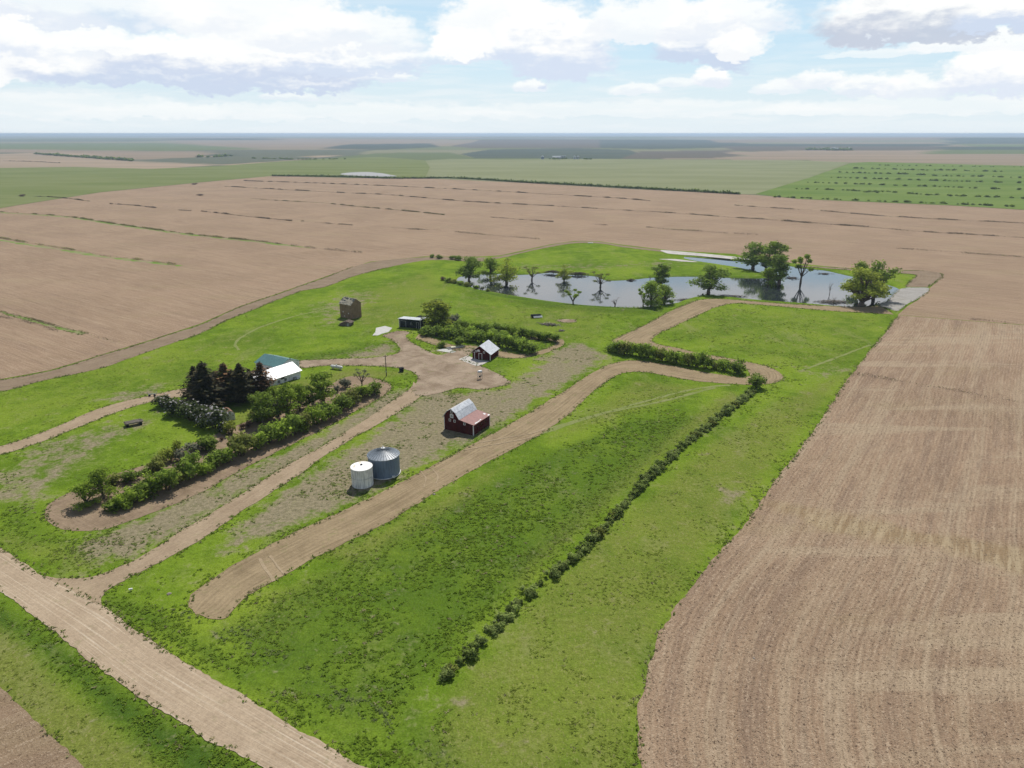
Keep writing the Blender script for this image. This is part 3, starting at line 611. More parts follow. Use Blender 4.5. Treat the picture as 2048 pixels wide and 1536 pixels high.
sheet('bare_patch', [(1113,641),(1125,638.5),(1140,638.5),(1152,640),(1150,644),(1135,645.5),(1120,644)], .05, MATS['yard_dirt'], 'oval patch of bare earth beside the log pile', 'bare earth', .3)
# wheel ruts through the grass
for i, (l, lb) in enumerate([([(478,700),(470,690),(478,678),(520,655),(580,635),(640,620),(700,602)], 'faint wheel rut curving through the grass behind the green roof'),
                             ([(1080,868),(1180,835),(1300,800),(1400,776),(1460,770)], 'upper wheel track crossing the meadow right of the tilled strip'), ([(1100,857),(1200,828),(1310,806),(1430,775)], 'lower wheel track crossing the meadow'),
                             ([(1600,742),(1660,720),(1740,690)], 'faint wheel track in the meadow by the stubble field')]):
    cw = catmull(poly_w(l), lambda p: 2.0); a = []; b = []
    for j, p in enumerate(cw):
        d = (cw[min(j + 1, len(cw) - 1)] - cw[max(j - 1, 0)]).normalized(); nn = Vector((-d.y, d.x, 0)) * .55
        a.append((p.x + nn.x, p.y + nn.y)); b.append((p.x - nn.x, p.y - nn.y))
    strip('wheel_track', a, b, .012 + .004 * i, material('rut%d' % i, m_track((.200, .215, .085), (.150, .190, .045), .3)) if i == 0 else MATS['rut0'], lb, 'track', .35, 2, True, .8, False)

for l, wd_, lb in [([(520,1117),(532,1140),(548,1163)], .5, 'pale wheel mark crossing the lower end of the tilled strip'), ([(540,1112),(554,1132),(568,1148)], .5, 'second pale wheel mark beside the first one'), ([(842,942),(852,958),(848,975)], .4, 'pale curved mark on the tilled strip below the barn'),
                  ([(864,938),(876,952),(872,968)], .4, 'second pale curved mark on the tilled strip below the barn'), ([(960,886),(1010,876),(1060,868),(1090,858)], .5, 'pale wheel tracks leaving the tilled strip towards the meadow'), ([(930,900),(985,890),(1040,880),(1080,871)], .5, 'lower pale wheel track leaving the tilled strip towards the meadow')]:
    cw = catmull(poly_w(l), lambda p: 1.0); a = []; b = []
    for j, p in enumerate(cw):
        d = (cw[min(j + 1, len(cw) - 1)] - cw[max(j - 1, 0)]).normalized(); nn = Vector((-d.y, d.x, 0)) * wd_ * .5; a.append((p.x + nn.x, p.y + nn.y)); b.append((p.x - nn.x, p.y - nn.y))
    WTZ = globals().get('WTZ', .088) + .004; strip('wheel_track', a, b, WTZ, MATS['salt_track'], lb, 'track', .2, 2, True, .6, False)
# ------------------------------------------------------------------ water
def m_water(nb, bs):
    p = pos(nb); bs.inputs['Roughness'].default_value = .05; bs.inputs['IOR'].default_value = 2.5; bs.inputs['Specular IOR Level'].default_value = .5
    n = nb.noise(nb.mapping(p, .3, (.5, 1, 1)), 1.2, 4, .6); bump(nb, bs, n, .009, .7)
    return nb.mix(nb.noise(p, .06, 3, .5), (.018, .024, .028), (.028, .034, .038))
material('water', m_water, .05, .5)
pw_ = [Vector((*q, 0)) for q in POND_W]
me = bpy.data.meshes.new('pond'); bm = bmesh.new()
cen = []
for i, p in enumerate(pw_):
    d = pw_[(i + 1) % len(pw_)] - pw_[i - 1]; nn = Vector((d.y, -d.x, 0)).normalized()
    q = p + nn * 1.2
    if inside(np.array([q.x]), np.array([q.y]), POND_W)[0]: q = p - nn * 1.2
    cen.append(bm.verts.new((q.x, q.y, -.62)))
fc = bm.faces.new(cen); bmesh.ops.triangulate(bm, faces=[fc])
for f_ in bm.faces:
    if f_.normal.z < 0: f_.normal_flip()
bm.to_mesh(me); bm.free(); me.materials.append(MATS['water'])
props(link('pond_water', me), 'still pond reflecting the pale sky with trees standing in it', 'pond', kind='structure')
WZ = -.62
sheet('far_pond_water', [(682,348),(700,345.5),(730,344.5),(760,346.5),(780,350),(792,353),(760,353.4),(720,352),(690,350.5)], .5, material('far_water', lambda nb, bs: nb.mix(nb.noise(pos(nb), .02, 3, .5), (.30, .30, .30), (.38, .38, .375)), 1.0, .0),
      'small whitish alkali slough far off beyond the hedge', 'pond', 0, False)

# ------------------------------------------------------------------ foliage
rng = np.random.default_rng(7); random.seed(7)
def leafy(name, base, tip, rough=.7, transl=.35, var=.12):
    m = bpy.data.materials.new(name); m.use_nodes = True; nt = m.node_tree; nb = NB(nt); bs = nt.nodes['Principled BSDF']
    bs.inputs['Roughness'].default_value = rough; bs.inputs['Specular IOR Level'].default_value = .06
    t = attr(nb, 'tone'); sp = nb.n('ShaderNodeSeparateColor', ins={0: t.outputs['Color']})
    c = nb.mix(sp.outputs[1], base, tip)
    oi = nb.n('ShaderNodeObjectInfo').outputs['Random']
    c = rgbmul(nb, c, nb.m('MULTIPLY', nb.m('ADD', sp.outputs[0], .0), nb.mr(oi, 0, 1, 1 - var, 1 + var, False)))
    nb.set(bs, 'Base Color', c)
    tr = nb.n('ShaderNodeBsdfTranslucent'); nb.set(tr, 0, c)
    mx = nb.n('ShaderNodeMixShader'); mx.inputs[0].default_value = transl
    nt.links.new(bs.outputs[0], mx.inputs[1]); nt.links.new(tr.outputs[0], mx.inputs[2])
    nt.links.new(mx.outputs[0], nt.nodes['Material Output'].inputs[0]); MATS[name] = m; return m
def cards(C, N, L, W, tone):
    """kite-shaped leaf clumps: centres C, normals N, lengths L, widths W, tones (n,2)"""
    n = len(C); N = N / np.linalg.norm(N, axis=1, keepdims=True)
    r = rng.normal(size=(n, 3)); A = np.cross(N, r); A /= np.linalg.norm(A, axis=1, keepdims=True) + 1e-9; B = np.cross(N, A)
    L = np.asarray(L)[:, None]; W = np.asarray(W)[:, None]
    k = rng.uniform(-.25, .25, (n, 1))
    V = np.stack([C - A * L * .5, C + B * W * .5 + A * L * k, C + A * L * .5 + N * L * .12, C - B * W * .5 + A * L * k * .5], 1).reshape(-1, 3)
    Fc = np.arange(4 * n).reshape(n, 4)
    T = np.ones((n, 4)); T[:, :2] = tone; T = np.repeat(T, 4, 0)
    return V, Fc, T
def cloud_pts(blobs, n, surf=.45):
    bl = np.array(blobs, float); wts = (bl[:, 3] * bl[:, 4]) ** .9; wts /= wts.sum()
    k = rng.choice(len(bl), n, p=wts); d = rng.normal(size=(n, 3)); d /= np.linalg.norm(d, axis=1, keepdims=True)
    rr = rng.uniform(0, 1, n) ** surf
    lump = 1 + .22 * np.sin(d[:, 0] * 5 + k * 1.7) * np.sin(d[:, 1] * 6 + k) + .15 * np.sin(d[:, 2] * 9 + k * 2.3)
    rr = rr * lump
    C = bl[k, :3] + d * rr[:, None] * np.stack([bl[k, 3], bl[k, 3], bl[k, 4]], 1)
    return C, d, rr, k
def crown_mesh(name, mat, blobs, n, size, zmin=0.05, surf=.42, tipmix=.8, extra=None):
    C, d, rr, k = cloud_pts(blobs, n, surf)
    ok = C[:, 2] > zmin; C, d, rr, k = C[ok], d[ok], rr[ok], k[ok]; n = len(C)
    N = d * .7 + np.array([0, 0, .55]) + rng.normal(size=(n, 3)) * .55
    L = size * rng.uniform(.6, 1.35, n); W = L * rng.uniform(.45, .8, n)
    clump = vnoise(C[:, 0] + C[:, 2] * .7, C[:, 1] - C[:, 2] * .6, 1.1 / max(size * 2.2, .2), 3)
    t1 = .62 + .55 * clump + rng.uniform(-.16, .16, n); t2 = np.clip(tipmix * (.4 + 1.1 * (clump - .2)) + rng.uniform(-.2, .3, n), 0, 1)
    V, Fc, T = cards(C, N, L, W, np.stack([t1, t2], 1))
    if extra: V, Fc, T = extra(V, Fc, T, C, rr)
    return np_mesh(name, V, Fc, mat, 4, {'tone': T})
leafy('leaf_dark', (.082, .138, .022), (.250, .345, .055), transl=.55)
leafy('leaf_lilac', (.030, .048, .018), (.095, .120, .042), transl=.3)
leafy('scrub_leaf', (.105, .160, .035), (.300, .370, .110), transl=.5)
leafy('scrub_dark', (.080, .130, .024), (.230, .300, .070), transl=.45)
leafy('leaf_mid', (.135, .215, .026), (.35, .47, .065), transl=.6)
leafy('leaf_olive', (.115, .145, .028), (.280, .310, .075), transl=.5)
leafy('leaf_yellow', (.140, .180, .022), (.300, .340, .05), transl=.4)
leafy('leaf_willow', (.185, .235, .028), (.42, .48, .065), transl=.55)
leafy('leaf_grey', (.090, .105, .060), (.195, .20, .135))
leafy('leaf_brown', (.085, .055, .040), (.160, .105, .075))
leafy('needle', (.022, .024, .009), (.070, .056, .020), transl=.12)
leafy('needle_brown', (.036, .028, .014), (.200, .105, .048), transl=.15)
leafy('blossom', (.30, .28, .28), (.44, .42, .41), transl=.2)
leafy('weed_dry', (.095, .070, .052), (.21, .165, .125), transl=.15)
material('bark', lambda nb, bs: nb.mix(nb.noise(objc(nb), 3, 4, .6), (.075, .055, .042), (.17, .135, .105)))
material('bark_pale', lambda nb, bs: nb.mix(nb.noise(objc(nb), 3, 4, .6), (.15, .13, .11), (.32, .28, .24)))
BARK = MATS['bark']

def limbs(mb, base, targets, r0, n=6, split=.28, wig=.5, rnd=random):
    """trunk to a fork, then limbs to the targets"""
    base = Vector(base); top = sum((Vector(t) for t in targets), Vector()) / len(targets)
    fork = base.lerp(top, split); fork.x += rnd.uniform(-.2, .2) * wig
    mb.tube([base - Vector((0, 0, .3)), base + Vector((0, 0, .15)), base.lerp(fork, .5) + Vector((rnd.uniform(-.1, .1), 0, 0)), fork], [r0 * 1.35, r0 * 1.05, r0 * .9, r0 * .8], n + 2)
    for t in targets:
        t = Vector(t); m = fork.lerp(t, .5) + Vector((rnd.uniform(-.5, .5), rnd.uniform(-.5, .5), rnd.uniform(-.1, .5))) * wig
        rr = r0 * .55
        mb.tube([fork - Vector((0, 0, .1)), fork.lerp(m, .5), m, t], [rr, rr * .8, rr * .55, rr * .18], n)
        for q in range(3):
            s_ = m.lerp(t, rnd.uniform(0, .6)); e = s_ + Vector((rnd.uniform(-1, 1), rnd.uniform(-1, 1), rnd.uniform(.1, 1))) * 1.1
            mb.tube([s_, s_.lerp(e, .5) + Vector((0, 0, .12)), e], [rr * .4, rr * .25, rr * .08], 4, False)
def tree_proto(kind, seed, mat, n=1500, size=.42, dense=1.0):
    rnd = random.Random(seed); bl = []; tg = []
    if kind == 'round':
        for i in range(12):
            a = i * 2.4 + rnd.uniform(-.3, .3); r = rnd.uniform(.8, 2.8); z = rnd.uniform(2.2, 8.3) - r * .15
            q = rnd.uniform(1.1, 1.75); bl.append((r * math.cos(a), r * math.sin(a), z, q, q * .78)); tg.append((r * math.cos(a), r * math.sin(a), z))
        bl.append((0, 0, 8.6, 1.4, 1.2)); tg.append((0, 0, 8.4)); bl.append((0, 0, 5.6, 1.9, 2.2))
    elif kind == 'tall':
        for i in range(10):
            z = 2.1 + i * .73; a = i * 2.3 + rnd.uniform(-.4, .4); r = rnd.uniform(.5, 1.9) * (1 - i * .04)
            q = rnd.uniform(.9, 1.35); bl.append((r * math.cos(a), r * math.sin(a), z, q, q * .95)); tg.append((r * math.cos(a), r * math.sin(a), z))
        bl.append((0, 0, 9.0, .9, .9)); tg.append((0, 0, 9))
    elif kind == 'spread':
        for i in range(17):
            a = i * 2.4; r = rnd.uniform(1.6, 4.3); z = 7.9 - r * 1.15 + rnd.uniform(-1.2, .8); q = rnd.uniform(1.0, 1.6)
            bl.append((r * math.cos(a), r * math.sin(a), z, q, q * .62)); tg.append((r * math.cos(a), r * math.sin(a), z))
        for i in range(5):
            a = i * 1.3 + .6; bl.append((1.2 * math.cos(a), 1.2 * math.sin(a), 7.6 + rnd.uniform(-.4, .8), 1.4, 1.0)); tg.append((1.1 * math.cos(a), 1.1 * math.sin(a), 7.5))
    elif kind == 'sparse':
        for i in range(8):
            a = i * 2.4 + rnd.uniform(-.5, .5); r = rnd.uniform(1.0, 3.0); z = rnd.uniform(3.8, 8.8)
            bl.append((r * math.cos(a), r * math.sin(a), z, .95, .7)); tg.append((r * math.cos(a), r * math.sin(a), z))
    mb = MB(); limbs(mb, (0, 0, 0), tg, .34 if kind != 'spread' else .5, split={'tall': .45, 'spread': .22}.get(kind, .32), rnd=rnd)
    tm = mb.mesh('trunk', BARK, True)
    cm = crown_mesh('crown', mat, bl, int(n * dense * 1.7), size * .86)
    W = max(b[3] + math.hypot(b[0], b[1]) for b in bl) * 2 * .92; Ht = max(b[2] + b[4] for b in bl)
    return tm, cm, W, Ht
def dead_proto(seed):
    rnd = random.Random(seed); mb = MB(); tg = [(rnd.uniform(-2.6, 2.6), rnd.uniform(-1.5, 1.5), rnd.uniform(4, 8.5)) for _ in range(6)]
    limbs(mb, (0, 0, 0), tg, .22, split=.3, wig=1.2, rnd=rnd); return mb.mesh('trunk', MATS['bark'], True), 5.5, 8.5
def shrub_proto(seed, mat, n=620, size=.42, hscale=1.0, extra_mat=None):
    """about 3.6 m wide, 3 m tall"""
    rnd = random.Random(seed); bl = []
    for i in range(8):
        a = i * 2.4 + rnd.uniform(-.4, .4); r = rnd.uniform(.35, 1.05); q = rnd.uniform(.55, .95)
        bl.append((r * math.cos(a), r * math.sin(a), rnd.uniform(.75, 2.1), q, q * .95))
    bl.append((0, 0, 1.5, 1.1, 1.15))
    cm = crown_mesh('foliage', mat, bl, int(n * 1.5), size * .85, .02, .5)
    mb = MB()
    for i in range(6):
        a = i * 1.05; e = Vector((1.0 * math.cos(a), 1.0 * math.sin(a), 1.7 + rnd.uniform(-.2, .5)))
        mb.tube([(0.15 * math.cos(a), 0.15 * math.sin(a), -.1), e * .5 + Vector((0, 0, .1)), e], [.06, .045, .02], 5)
    fl = None
    if extra_mat:
        C, d, rr, k = cloud_pts(bl, 110, .16); ok = (C[:, 2] > .9) & (d[:, 2] > -.2); C, d = C[ok], d[ok]; n_ = len(C)
        V, Fc, T = cards(C + d * .12, d + np.array([0, 0, .5]) + rng.normal(size=(n_, 3)) * .3, rng.uniform(.22, .42, n_), rng.uniform(.16, .3, n_), np.stack([rng.uniform(.75, 1.1, n_), rng.uniform(0, 1, n_)], 1))
        fl = np_mesh('blossom', V, Fc, extra_mat, 4, {'tone': T})
    return dict(foliage=cm, stem=mb.mesh('stem', BARK, True), blossom=fl, W=3.5, H=3.0)
def spruce_proto(seed, mat):
    rnd = random.Random(seed); HT = 10.6; RM = 2.75; C = []; N = []; L = []; Wd = []; tn = []
    z = 1.1
    while z < HT - .15:
        f = (z - .8) / (HT - .8); r = RM * (1 - f ** 1.25) ** .72 * (.86 + .22 * math.sin(z * 2.3 + seed)) * (.55 + .45 * min(1, f * 8)); nb_ = max(5, int(6 + r * 3.6)); a0 = rnd.uniform(0, 6)
        for k in range(nb_):
            a = a0 + 6.283 * k / nb_ + rnd.uniform(-.25, .25); rb = r * rnd.uniform(.50, 1.25); ca, sa = math.cos(a), math.sin(a)
            m = max(3, int(rb / .22)); tone = rnd.uniform(.6, 1.35); t2 = rnd.uniform(0, 1) ** 1.5
            for j in range(m):
                s_ = (j + .6) / m; rr = rb * s_; zz = z + .28 * rb * s_ * s_ - .38 * rb * s_ * (1 - .35 * s_) + rnd.uniform(-.06, .06)
                off = rnd.uniform(-.24, .24) * (1 - .5 * s_)
                C.append((rr * ca - off * sa, rr * sa + off * ca, zz)); N.append((ca * .45 + rnd.uniform(-.4, .4), sa * .45 + rnd.uniform(-.4, .4), .9)); L.append(rnd.uniform(.42, .75)); Wd.append(rnd.uniform(.20, .36))
                tn.append((tone * rnd.uniform(.85, 1.15), min(1, t2 * s_ * 1.2)))
        z += rnd.uniform(.20, .30)
    for k in range(24): C.append((rnd.uniform(-.1, .1), rnd.uniform(-.1, .1), HT - rnd.uniform(-.25, .7))); N.append((rnd.uniform(-1, 1), rnd.uniform(-1, 1), .3)); L.append(.35); Wd.append(.14); tn.append((1, .2))
    V, Fc, T = cards(np.array(C), np.array(N, float), np.array(L), np.array(Wd), np.array(tn))
    cm = np_mesh('crown', V, Fc, mat, 4, {'tone': T})
    mb = MB(); mb.tube([(0, 0, -.3), (0, 0, .6), (0, 0, 5), (0, 0, HT - .2)], [.30, .24, .15, .02], 8)
    for k in range(26):
        zz = rnd.uniform(.9, 8.5); a = rnd.uniform(0, 6.28); rb = RM * (1 - zz / HT) * .7
        mb.tube([(0, 0, zz), (rb * .5 * math.cos(a), rb * .5 * math.sin(a), zz - .12 * rb), (rb * math.cos(a), rb * math.sin(a), zz - .1 * rb)], [.05, .035, .015], 4, False)
    return mb.mesh('trunk', BARK, True), cm, 2 * RM * .86, HT + .2
def fwd(p, z=0): return p.y * CT + (H - z) * ST
def size_from(px, by, wpx, top, z=0.0, is_tree=False, ratio=None):
    p = P(px, by, z); t = fwd(p, z); s_ = t / F; w_ = wpx * s_; phi = math.atan2(H - z, p.y); E = (by - top) * s_
    if is_tree: h = max(E / math.cos(phi) - w_ * .10 * math.tan(phi), 1.5)
    else:
        h = math.sqrt(max(E * E - (w_ * .75 * math.sin(phi)) ** 2, (E * .55) ** 2)) / math.cos(phi)
        p = p + Vector((0, w_ * .32, 0))
    return p, w_, h
def put_tree(name, tm, cm, W0, H0, px, by, wpx, top, label, cat='tree', group=None, z=0.0, rz=None, crown_name='crown', sink=.25):
    p, w_, h = size_from(px, by, wpx, top, z, True); w_ *= 1.5; h *= 1.06
    t = thing(name, label, cat, (p.x, p.y, z - sink), random.uniform(0, 6.28) if rz is None else rz, group)
    t.scale = (w_ / W0, w_ / W0, (h + sink) / H0)
    link('trunk', tm, t)
    if cm is not None: link(crown_name, cm, t)
    return t
def put_shrub(pr, px, by, wpx, top, label, group=None, z=0.0, name='shrub', cat='shrub', dims=None, wp=None):
    if dims: p, w_, h = wp, dims[0], dims[1]
    else:
        p, w_, h = size_from(px, by, wpx, top, z); w_ *= 1.45; h *= 1.12
    t = thing(name, label, cat, (p.x, p.y, z - .05), random.uniform(0, 6.28), group)
    t.scale = (w_ / pr['W'] * random.uniform(.97, 1.1), w_ / pr['W'] * random.uniform(.95, 1.06), h / pr['H'])
    link('foliage', pr['foliage'], t); link('stem', pr['stem'], t)
    if pr['blossom'] is not None: link('blossom', pr['blossom'], t)
    return t
SH = {'d': [shrub_proto(i, MATS['leaf_dark']) for i in (1, 2, 3)], 'm': [shrub_proto(i, MATS['leaf_mid']) for i in (4, 5, 6)], 'o': [shrub_proto(i, MATS['leaf_olive']) for i in (7, 8)],
      'y': [shrub_proto(9, MATS['leaf_yellow'], 330)], 'g': [shrub_proto(10, MATS['leaf_grey'], 380)], 'b': [shrub_proto(11, MATS['leaf_brown'], 300)],
      'l': [shrub_proto(i, MATS['leaf_lilac'], 620, .40, 1, MATS['blossom']) for i in (12, 13)], 'w': [shrub_proto(14, MATS['leaf_grey'], 560)]}
def scrub_proto(seed, mat):
    rnd = random.Random(seed); bl = []
    for i in range(11):
        a = rnd.uniform(0, 6.28); r = rnd.uniform(.2, 1.35); q = rnd.uniform(.35, .8); bl.append((r * math.cos(a), r * math.sin(a), rnd.uniform(.35, 1.9) * (1 - .25 * r), q, q * .8))
    cm = crown_mesh('foliage', mat, bl, 760, .40, .02, .55, .9)
    mb = MB()
    for i in range(7):
        a = i * .9; e = Vector((1.2 * math.cos(a), 1.2 * math.sin(a), 1.3 + rnd.uniform(-.4, .7))); mb.tube([(0.15 * math.cos(a), 0.15 * math.sin(a), -.1), e * .5 + Vector((0, 0, .1)), e], [.05, .035, .012], 4)
    return dict(foliage=cm, stem=mb.mesh('stem', BARK, True), blossom=None, W=3.6, H=2.6)
SC = {'d': [scrub_proto(i, MATS['scrub_dark']) for i in (31, 32, 33)], 'm': [scrub_proto(i, MATS['scrub_leaf']) for i in (34, 35)], 'o': [scrub_proto(36, MATS['leaf_olive'])], 'w': [scrub_proto(37, MATS['leaf_grey'])], 'g': [scrub_proto(37, MATS['leaf_grey'])]}
SH['x'] = [shrub_proto(12, MATS['leaf_dark'], 620, .40, 1, MATS['blossom'])]
KN = {'d': 'dark green', 'm': 'green', 'o': 'olive green', 'y': 'yellow green', 'g': 'thin grey', 'b': 'reddish brown', 'l': 'dark blossoming', 'w': 'pale grey'}
def ordn(i):
    return ['first', 'second', 'third', 'fourth', 'fifth', 'sixth', 'seventh', 'eighth', 'ninth', 'tenth', 'eleventh', 'twelfth', 'thirteenth', 'fourteenth', 'fifteenth', 'sixteenth', 'seventeenth', 'eighteenth', 'nineteenth', 'twentieth'][i] if i < 20 else '%d%s' % (i + 1, {1: 'st', 2: 'nd', 3: 'rd'}.get((i + 1) % 10, 'th'))
def shrub_row(lst, tail, group, z=0):
    for i, (k, px, by, wpx, top) in enumerate(lst):
        put_shrub(SH[k][i % len(SH[k])], px, by, wpx, top, '%s shrub, %s %s' % (KN[k], ordn(i), tail), group, z)

# garden shelterbelt, front row (from its lower left end)
front = [('d',222,1023,40,1000),('m',243,1021,32,990),('m',262,1012,42,976),('d',284,1000,40,962),('m',306,992,38,952),('d',330,986,42,938),('o',352,975,32,944),('d',376,962,44,914),('m',404,955,34,925),('d',428,940,40,903),('m',452,930,32,900),
         ('o',478,918,54,870),('m',512,905,42,868),('d',535,890,40,850),('m',560,884,40,842),('d',584,874,40,828),('o',606,864,34,828),('m',630,854,40,812),('d',655,843,38,804),('d',680,826,38,790),('o',700,812,36,778),('m',722,800,34,772),('d',745,793,30,766)]
shrub_row(front, 'from the lower left end of the shelterbelt front row', 'shrubs in the front row of the garden shelterbelt')
back = [('o',222,974,34,950),('d',256,966,30,942),('d',276,952,12,943),('d',293,948,22,936),('o',312,944,30,914),('y',326,930,30,902),('y',338,925,22,897),('g',360,925,34,900),('g',382,912,36,886),('d',411,903,38,872),('y',352,906,20,882),('b',442,882,9,873),
        ('y',457,872,32,844),('b',484,859,12,846),('b',497,855,14,842),('o',510,846,30,822),('m',535,838,36,800),('g',555,838,22,800),('w',690,778,22,758),('g',672,786,16,770),('g',722,786,12,772)]
shrub_row(back, 'from the lower left end of the shelterbelt back row', 'shrubs in the back row of the garden shelterbelt')
TR_ = tree_proto('round', 21, MATS['leaf_mid'], 1700, .52); TR2 = tree_proto('round', 33, MATS['leaf_dark'], 1800, .52); TT = tree_proto('tall', 22, MATS['leaf_mid'], 1500, .5); TT2 = tree_proto('tall', 44, MATS['leaf_dark'], 1500, .5)
TSP = tree_proto('spread', 23, MATS['leaf_willow'], 2600, .46); TS = tree_proto('sparse', 24, MATS['leaf_olive'], 560, .42); TS2 = tree_proto('sparse', 25, MATS['leaf_mid'], 1200, .48); TW = tree_proto('tall', 26, MATS['leaf_willow'], 1900, .5); TG = tree_proto('sparse', 27, MATS['leaf_grey'], 420, .4)
TY = tree_proto('round', 28, MATS['leaf_willow'], 1200, .48)
D1, DW, DH = dead_proto(5)
gt = 'leafy trees in the garden shelterbelt'
for pr, px, by, w_, tp, lb in [(TR_, 173, 1011, 46, 968, 'small leafy tree standing at the lower left tip of the shelterbelt'), (TR_, 208, 997, 46, 938, 'taller leafy tree just behind the tip of the shelterbelt'),
        (TR2, 527, 848, 44, 785, 'dark leafy tree right of the white garden shed'), (TT, 575, 838, 40, 772, 'narrow green tree in the middle of the shelterbelt'), (TR_, 600, 822, 34, 768, 'light green tree left of the tallest shelterbelt tree'),
        (TR2, 618, 816, 30, 772, 'dark green tree tucked against the tallest shelterbelt tree'), (TT, 647, 808, 42, 746, 'tallest leafy tree of the shelterbelt, right of the white house'), (TR_, 548, 800, 30, 772, 'low leafy tree between the spruces and the shelterbelt'),
        (TG, 724, 772, 24, 740, 'bare purplish grey little tree near the right end of the shelterbelt')]:
    put_tree('leafy_tree', *pr, px, by, w_, tp, lb, 'tree', gt)
# lilacs left of the garden shed
for k, px, by, w_, tp, lb in [('l',322,818,34,793,'leftmost lilac bush with pale blossom beside the lane'), ('l',349,833,38,799,'second lilac bush from the lane, dark with a few pale flowers'), ('l',377,846,42,806,'dark bush between the flowering lilacs'),
        ('l',402,853,38,812,'dark bush behind the white flowering lilac'), ('l',425,862,50,818,'biggest lilac bush, covered in white flowers left of the garden shed'), ('l',447,868,24,842,'white flowering lilac touching the front of the garden shed'), ('d',365,838,26,812,'small dark bush among the lilacs')]:
    put_shrub(SH[k][0 if px != 425 else 1], px, by, w_, tp, lb, 'lilac bushes by the garden', name='lilac_bush', cat='bush')
# spruces
SP = [spruce_proto(1, MATS['needle']), spruce_proto(2, MATS['needle_brown']), spruce_proto(3, MATS['needle'])]
for i, px, by, w_, tp, lb in [(0,396,801,42,735,'leftmost dark spruce at the lane'), (2,416,812,58,727,'big broad dark spruce in front of the lane'), (1,455,797,50,729,'rusty brown topped spruce in the middle of the spruce clump'),
        (1,436,804,40,745,'brownish spruce right behind the big broad spruce'), (0,487,804,48,730,'tall dark spruce left of the white house'), (2,470,800,42,742,'shorter dark spruce left of the tall one'), (0,504,797,34,740,'dark narrow spruce close to the house corner'), (1,527,795,42,727,'reddish brown spruce standing in front of the white house roof')]:
    put_tree('spruce_tree', *SP[i], px, by, w_, tp, lb, 'spruce', 'spruces beside the white house')
# twin hedge rows behind the red garage
h1 = [('d',852,672,24,651),('d',872,674,24,652),('m',890,677,24,655),('d',908,679,24,656),('d',926,682,24,660),('m',944,684,24,662),('d',962,687,24,660),('m',980,690,24,663),('d',998,694,24,667),('m',1014,698,24,670),('d',1030,701,22,674),('m',1044,704,24,676),('d',1062,709,26,684)]
h2 = [('d',916,658,22,641),('d',934,660,22,643),('m',952,662,22,643),('d',970,664,22,645),('d',988,666,22,647),('d',1006,668,22,650),('m',1024,670,20,652),('d',1047,673,24,655),('d',1064,677,22,659),('d',1080,680,22,662),('m',1096,683,22,665),('d',1110,686,20,668)]
h3 = [('m',900,668,22,650),('d',920,671,22,652),('m',942,674,22,652),('d',986,679,24,656),('m',1008,684,20,662)]
shrub_row(h1, 'from the left in the hedge row nearest the red garage', 'shrubs of the front hedge row behind the garage'); shrub_row(h2, 'from the left in the rear hedge row towards the pond', 'shrubs of the rear hedge row')
shrub_row(h3, 'from the left between the two hedge rows', 'shrubs between the hedge rows')
put_shrub(SH['d'][1], 882, 696, 17, 683, 'small round bush left of the old concrete bunker'); put_shrub(SH['d'][2], 918, 694, 24, 676, 'rounded dark bush standing off the hedge by the concrete bunker')
put_shrub(SH['w'][0], 902, 651, 28, 630, 'pale greyish bush at the foot of the yellow green willow'); put_shrub(SH['d'][0], 876, 607, 18, 597, 'little dark bush in the grass slope above the willow')
put_tree('willow_tree', *TW, 873, 656, 44, 603, 'yellow green willow standing between the dark shed and the hedge', 'willow')
put_tree('willow_tree', *TW, 884, 657, 34, 618, 'lower spreading willow leaning right of the yellow green one', 'willow')
# shrub row enclosed by the tilled strip
hr = [('d',1228,706,26,687),('m',1240,708,26,683),('o',1252,712,28,682),('m',1264,712,24,687),('m',1282,715,28,688),('d',1296,718,28,687),('m',1310,721,22,694),('o',1324,724,24,697),('m',1338,726,26,699),('d',1352,728,26,702),('m',1366,731,24,706),('o',1380,734,24,708),('m',1396,736,28,707),('d',1412,739,26,706),('o',1430,739,20,722),('m',1450,743,26,720),('d',1479,750,30,722)]
shrub_row(hr, 'from the left in the row enclosed by the tilled loop', 'shrubs in the row inside the tilled loop')
put_shrub(SH['d'][2], 1516, 780, 35, 753, 'single round dark bush at the head of the long hedge')
# bushes at the field edge above the pond
for i, (px, by, w_, tp, lb) in enumerate([(864,516,10,508,'smallest leftmost bush at the field edge'), (879,518,12,510,'second small bush at the field edge'), (904,519,14,511,'left half of the low dark thicket at the field edge'), (917,521,14,511,'right half of the low dark thicket at the field edge'), (946,523,16,514,'bush at the field edge behind the first pond tree')]):
    put_shrub(SH['d'][i % 3], px, by, w_, tp, lb, 'bushes along the upper field edge')
for i, (k, px, by, w_, tp) in enumerate([('b',886,561,12,553),('d',896,566,14,555),('o',907,568,14,558),('m',921,571,14,562),('o',934,574,13,564),('m',952,578,10,571),('g',965,580,9,573),('o',976,583,9,577),('d',1296,612,12,604),('m',1325,609,12,602),('m',1343,607,12,601)]):
    put_shrub(SH[k][0], px, by, w_, tp, '%s scrub, %s from the left along the near bank of the pond' % (KN[k], ordn(i)), 'scrub on the near pond bank')
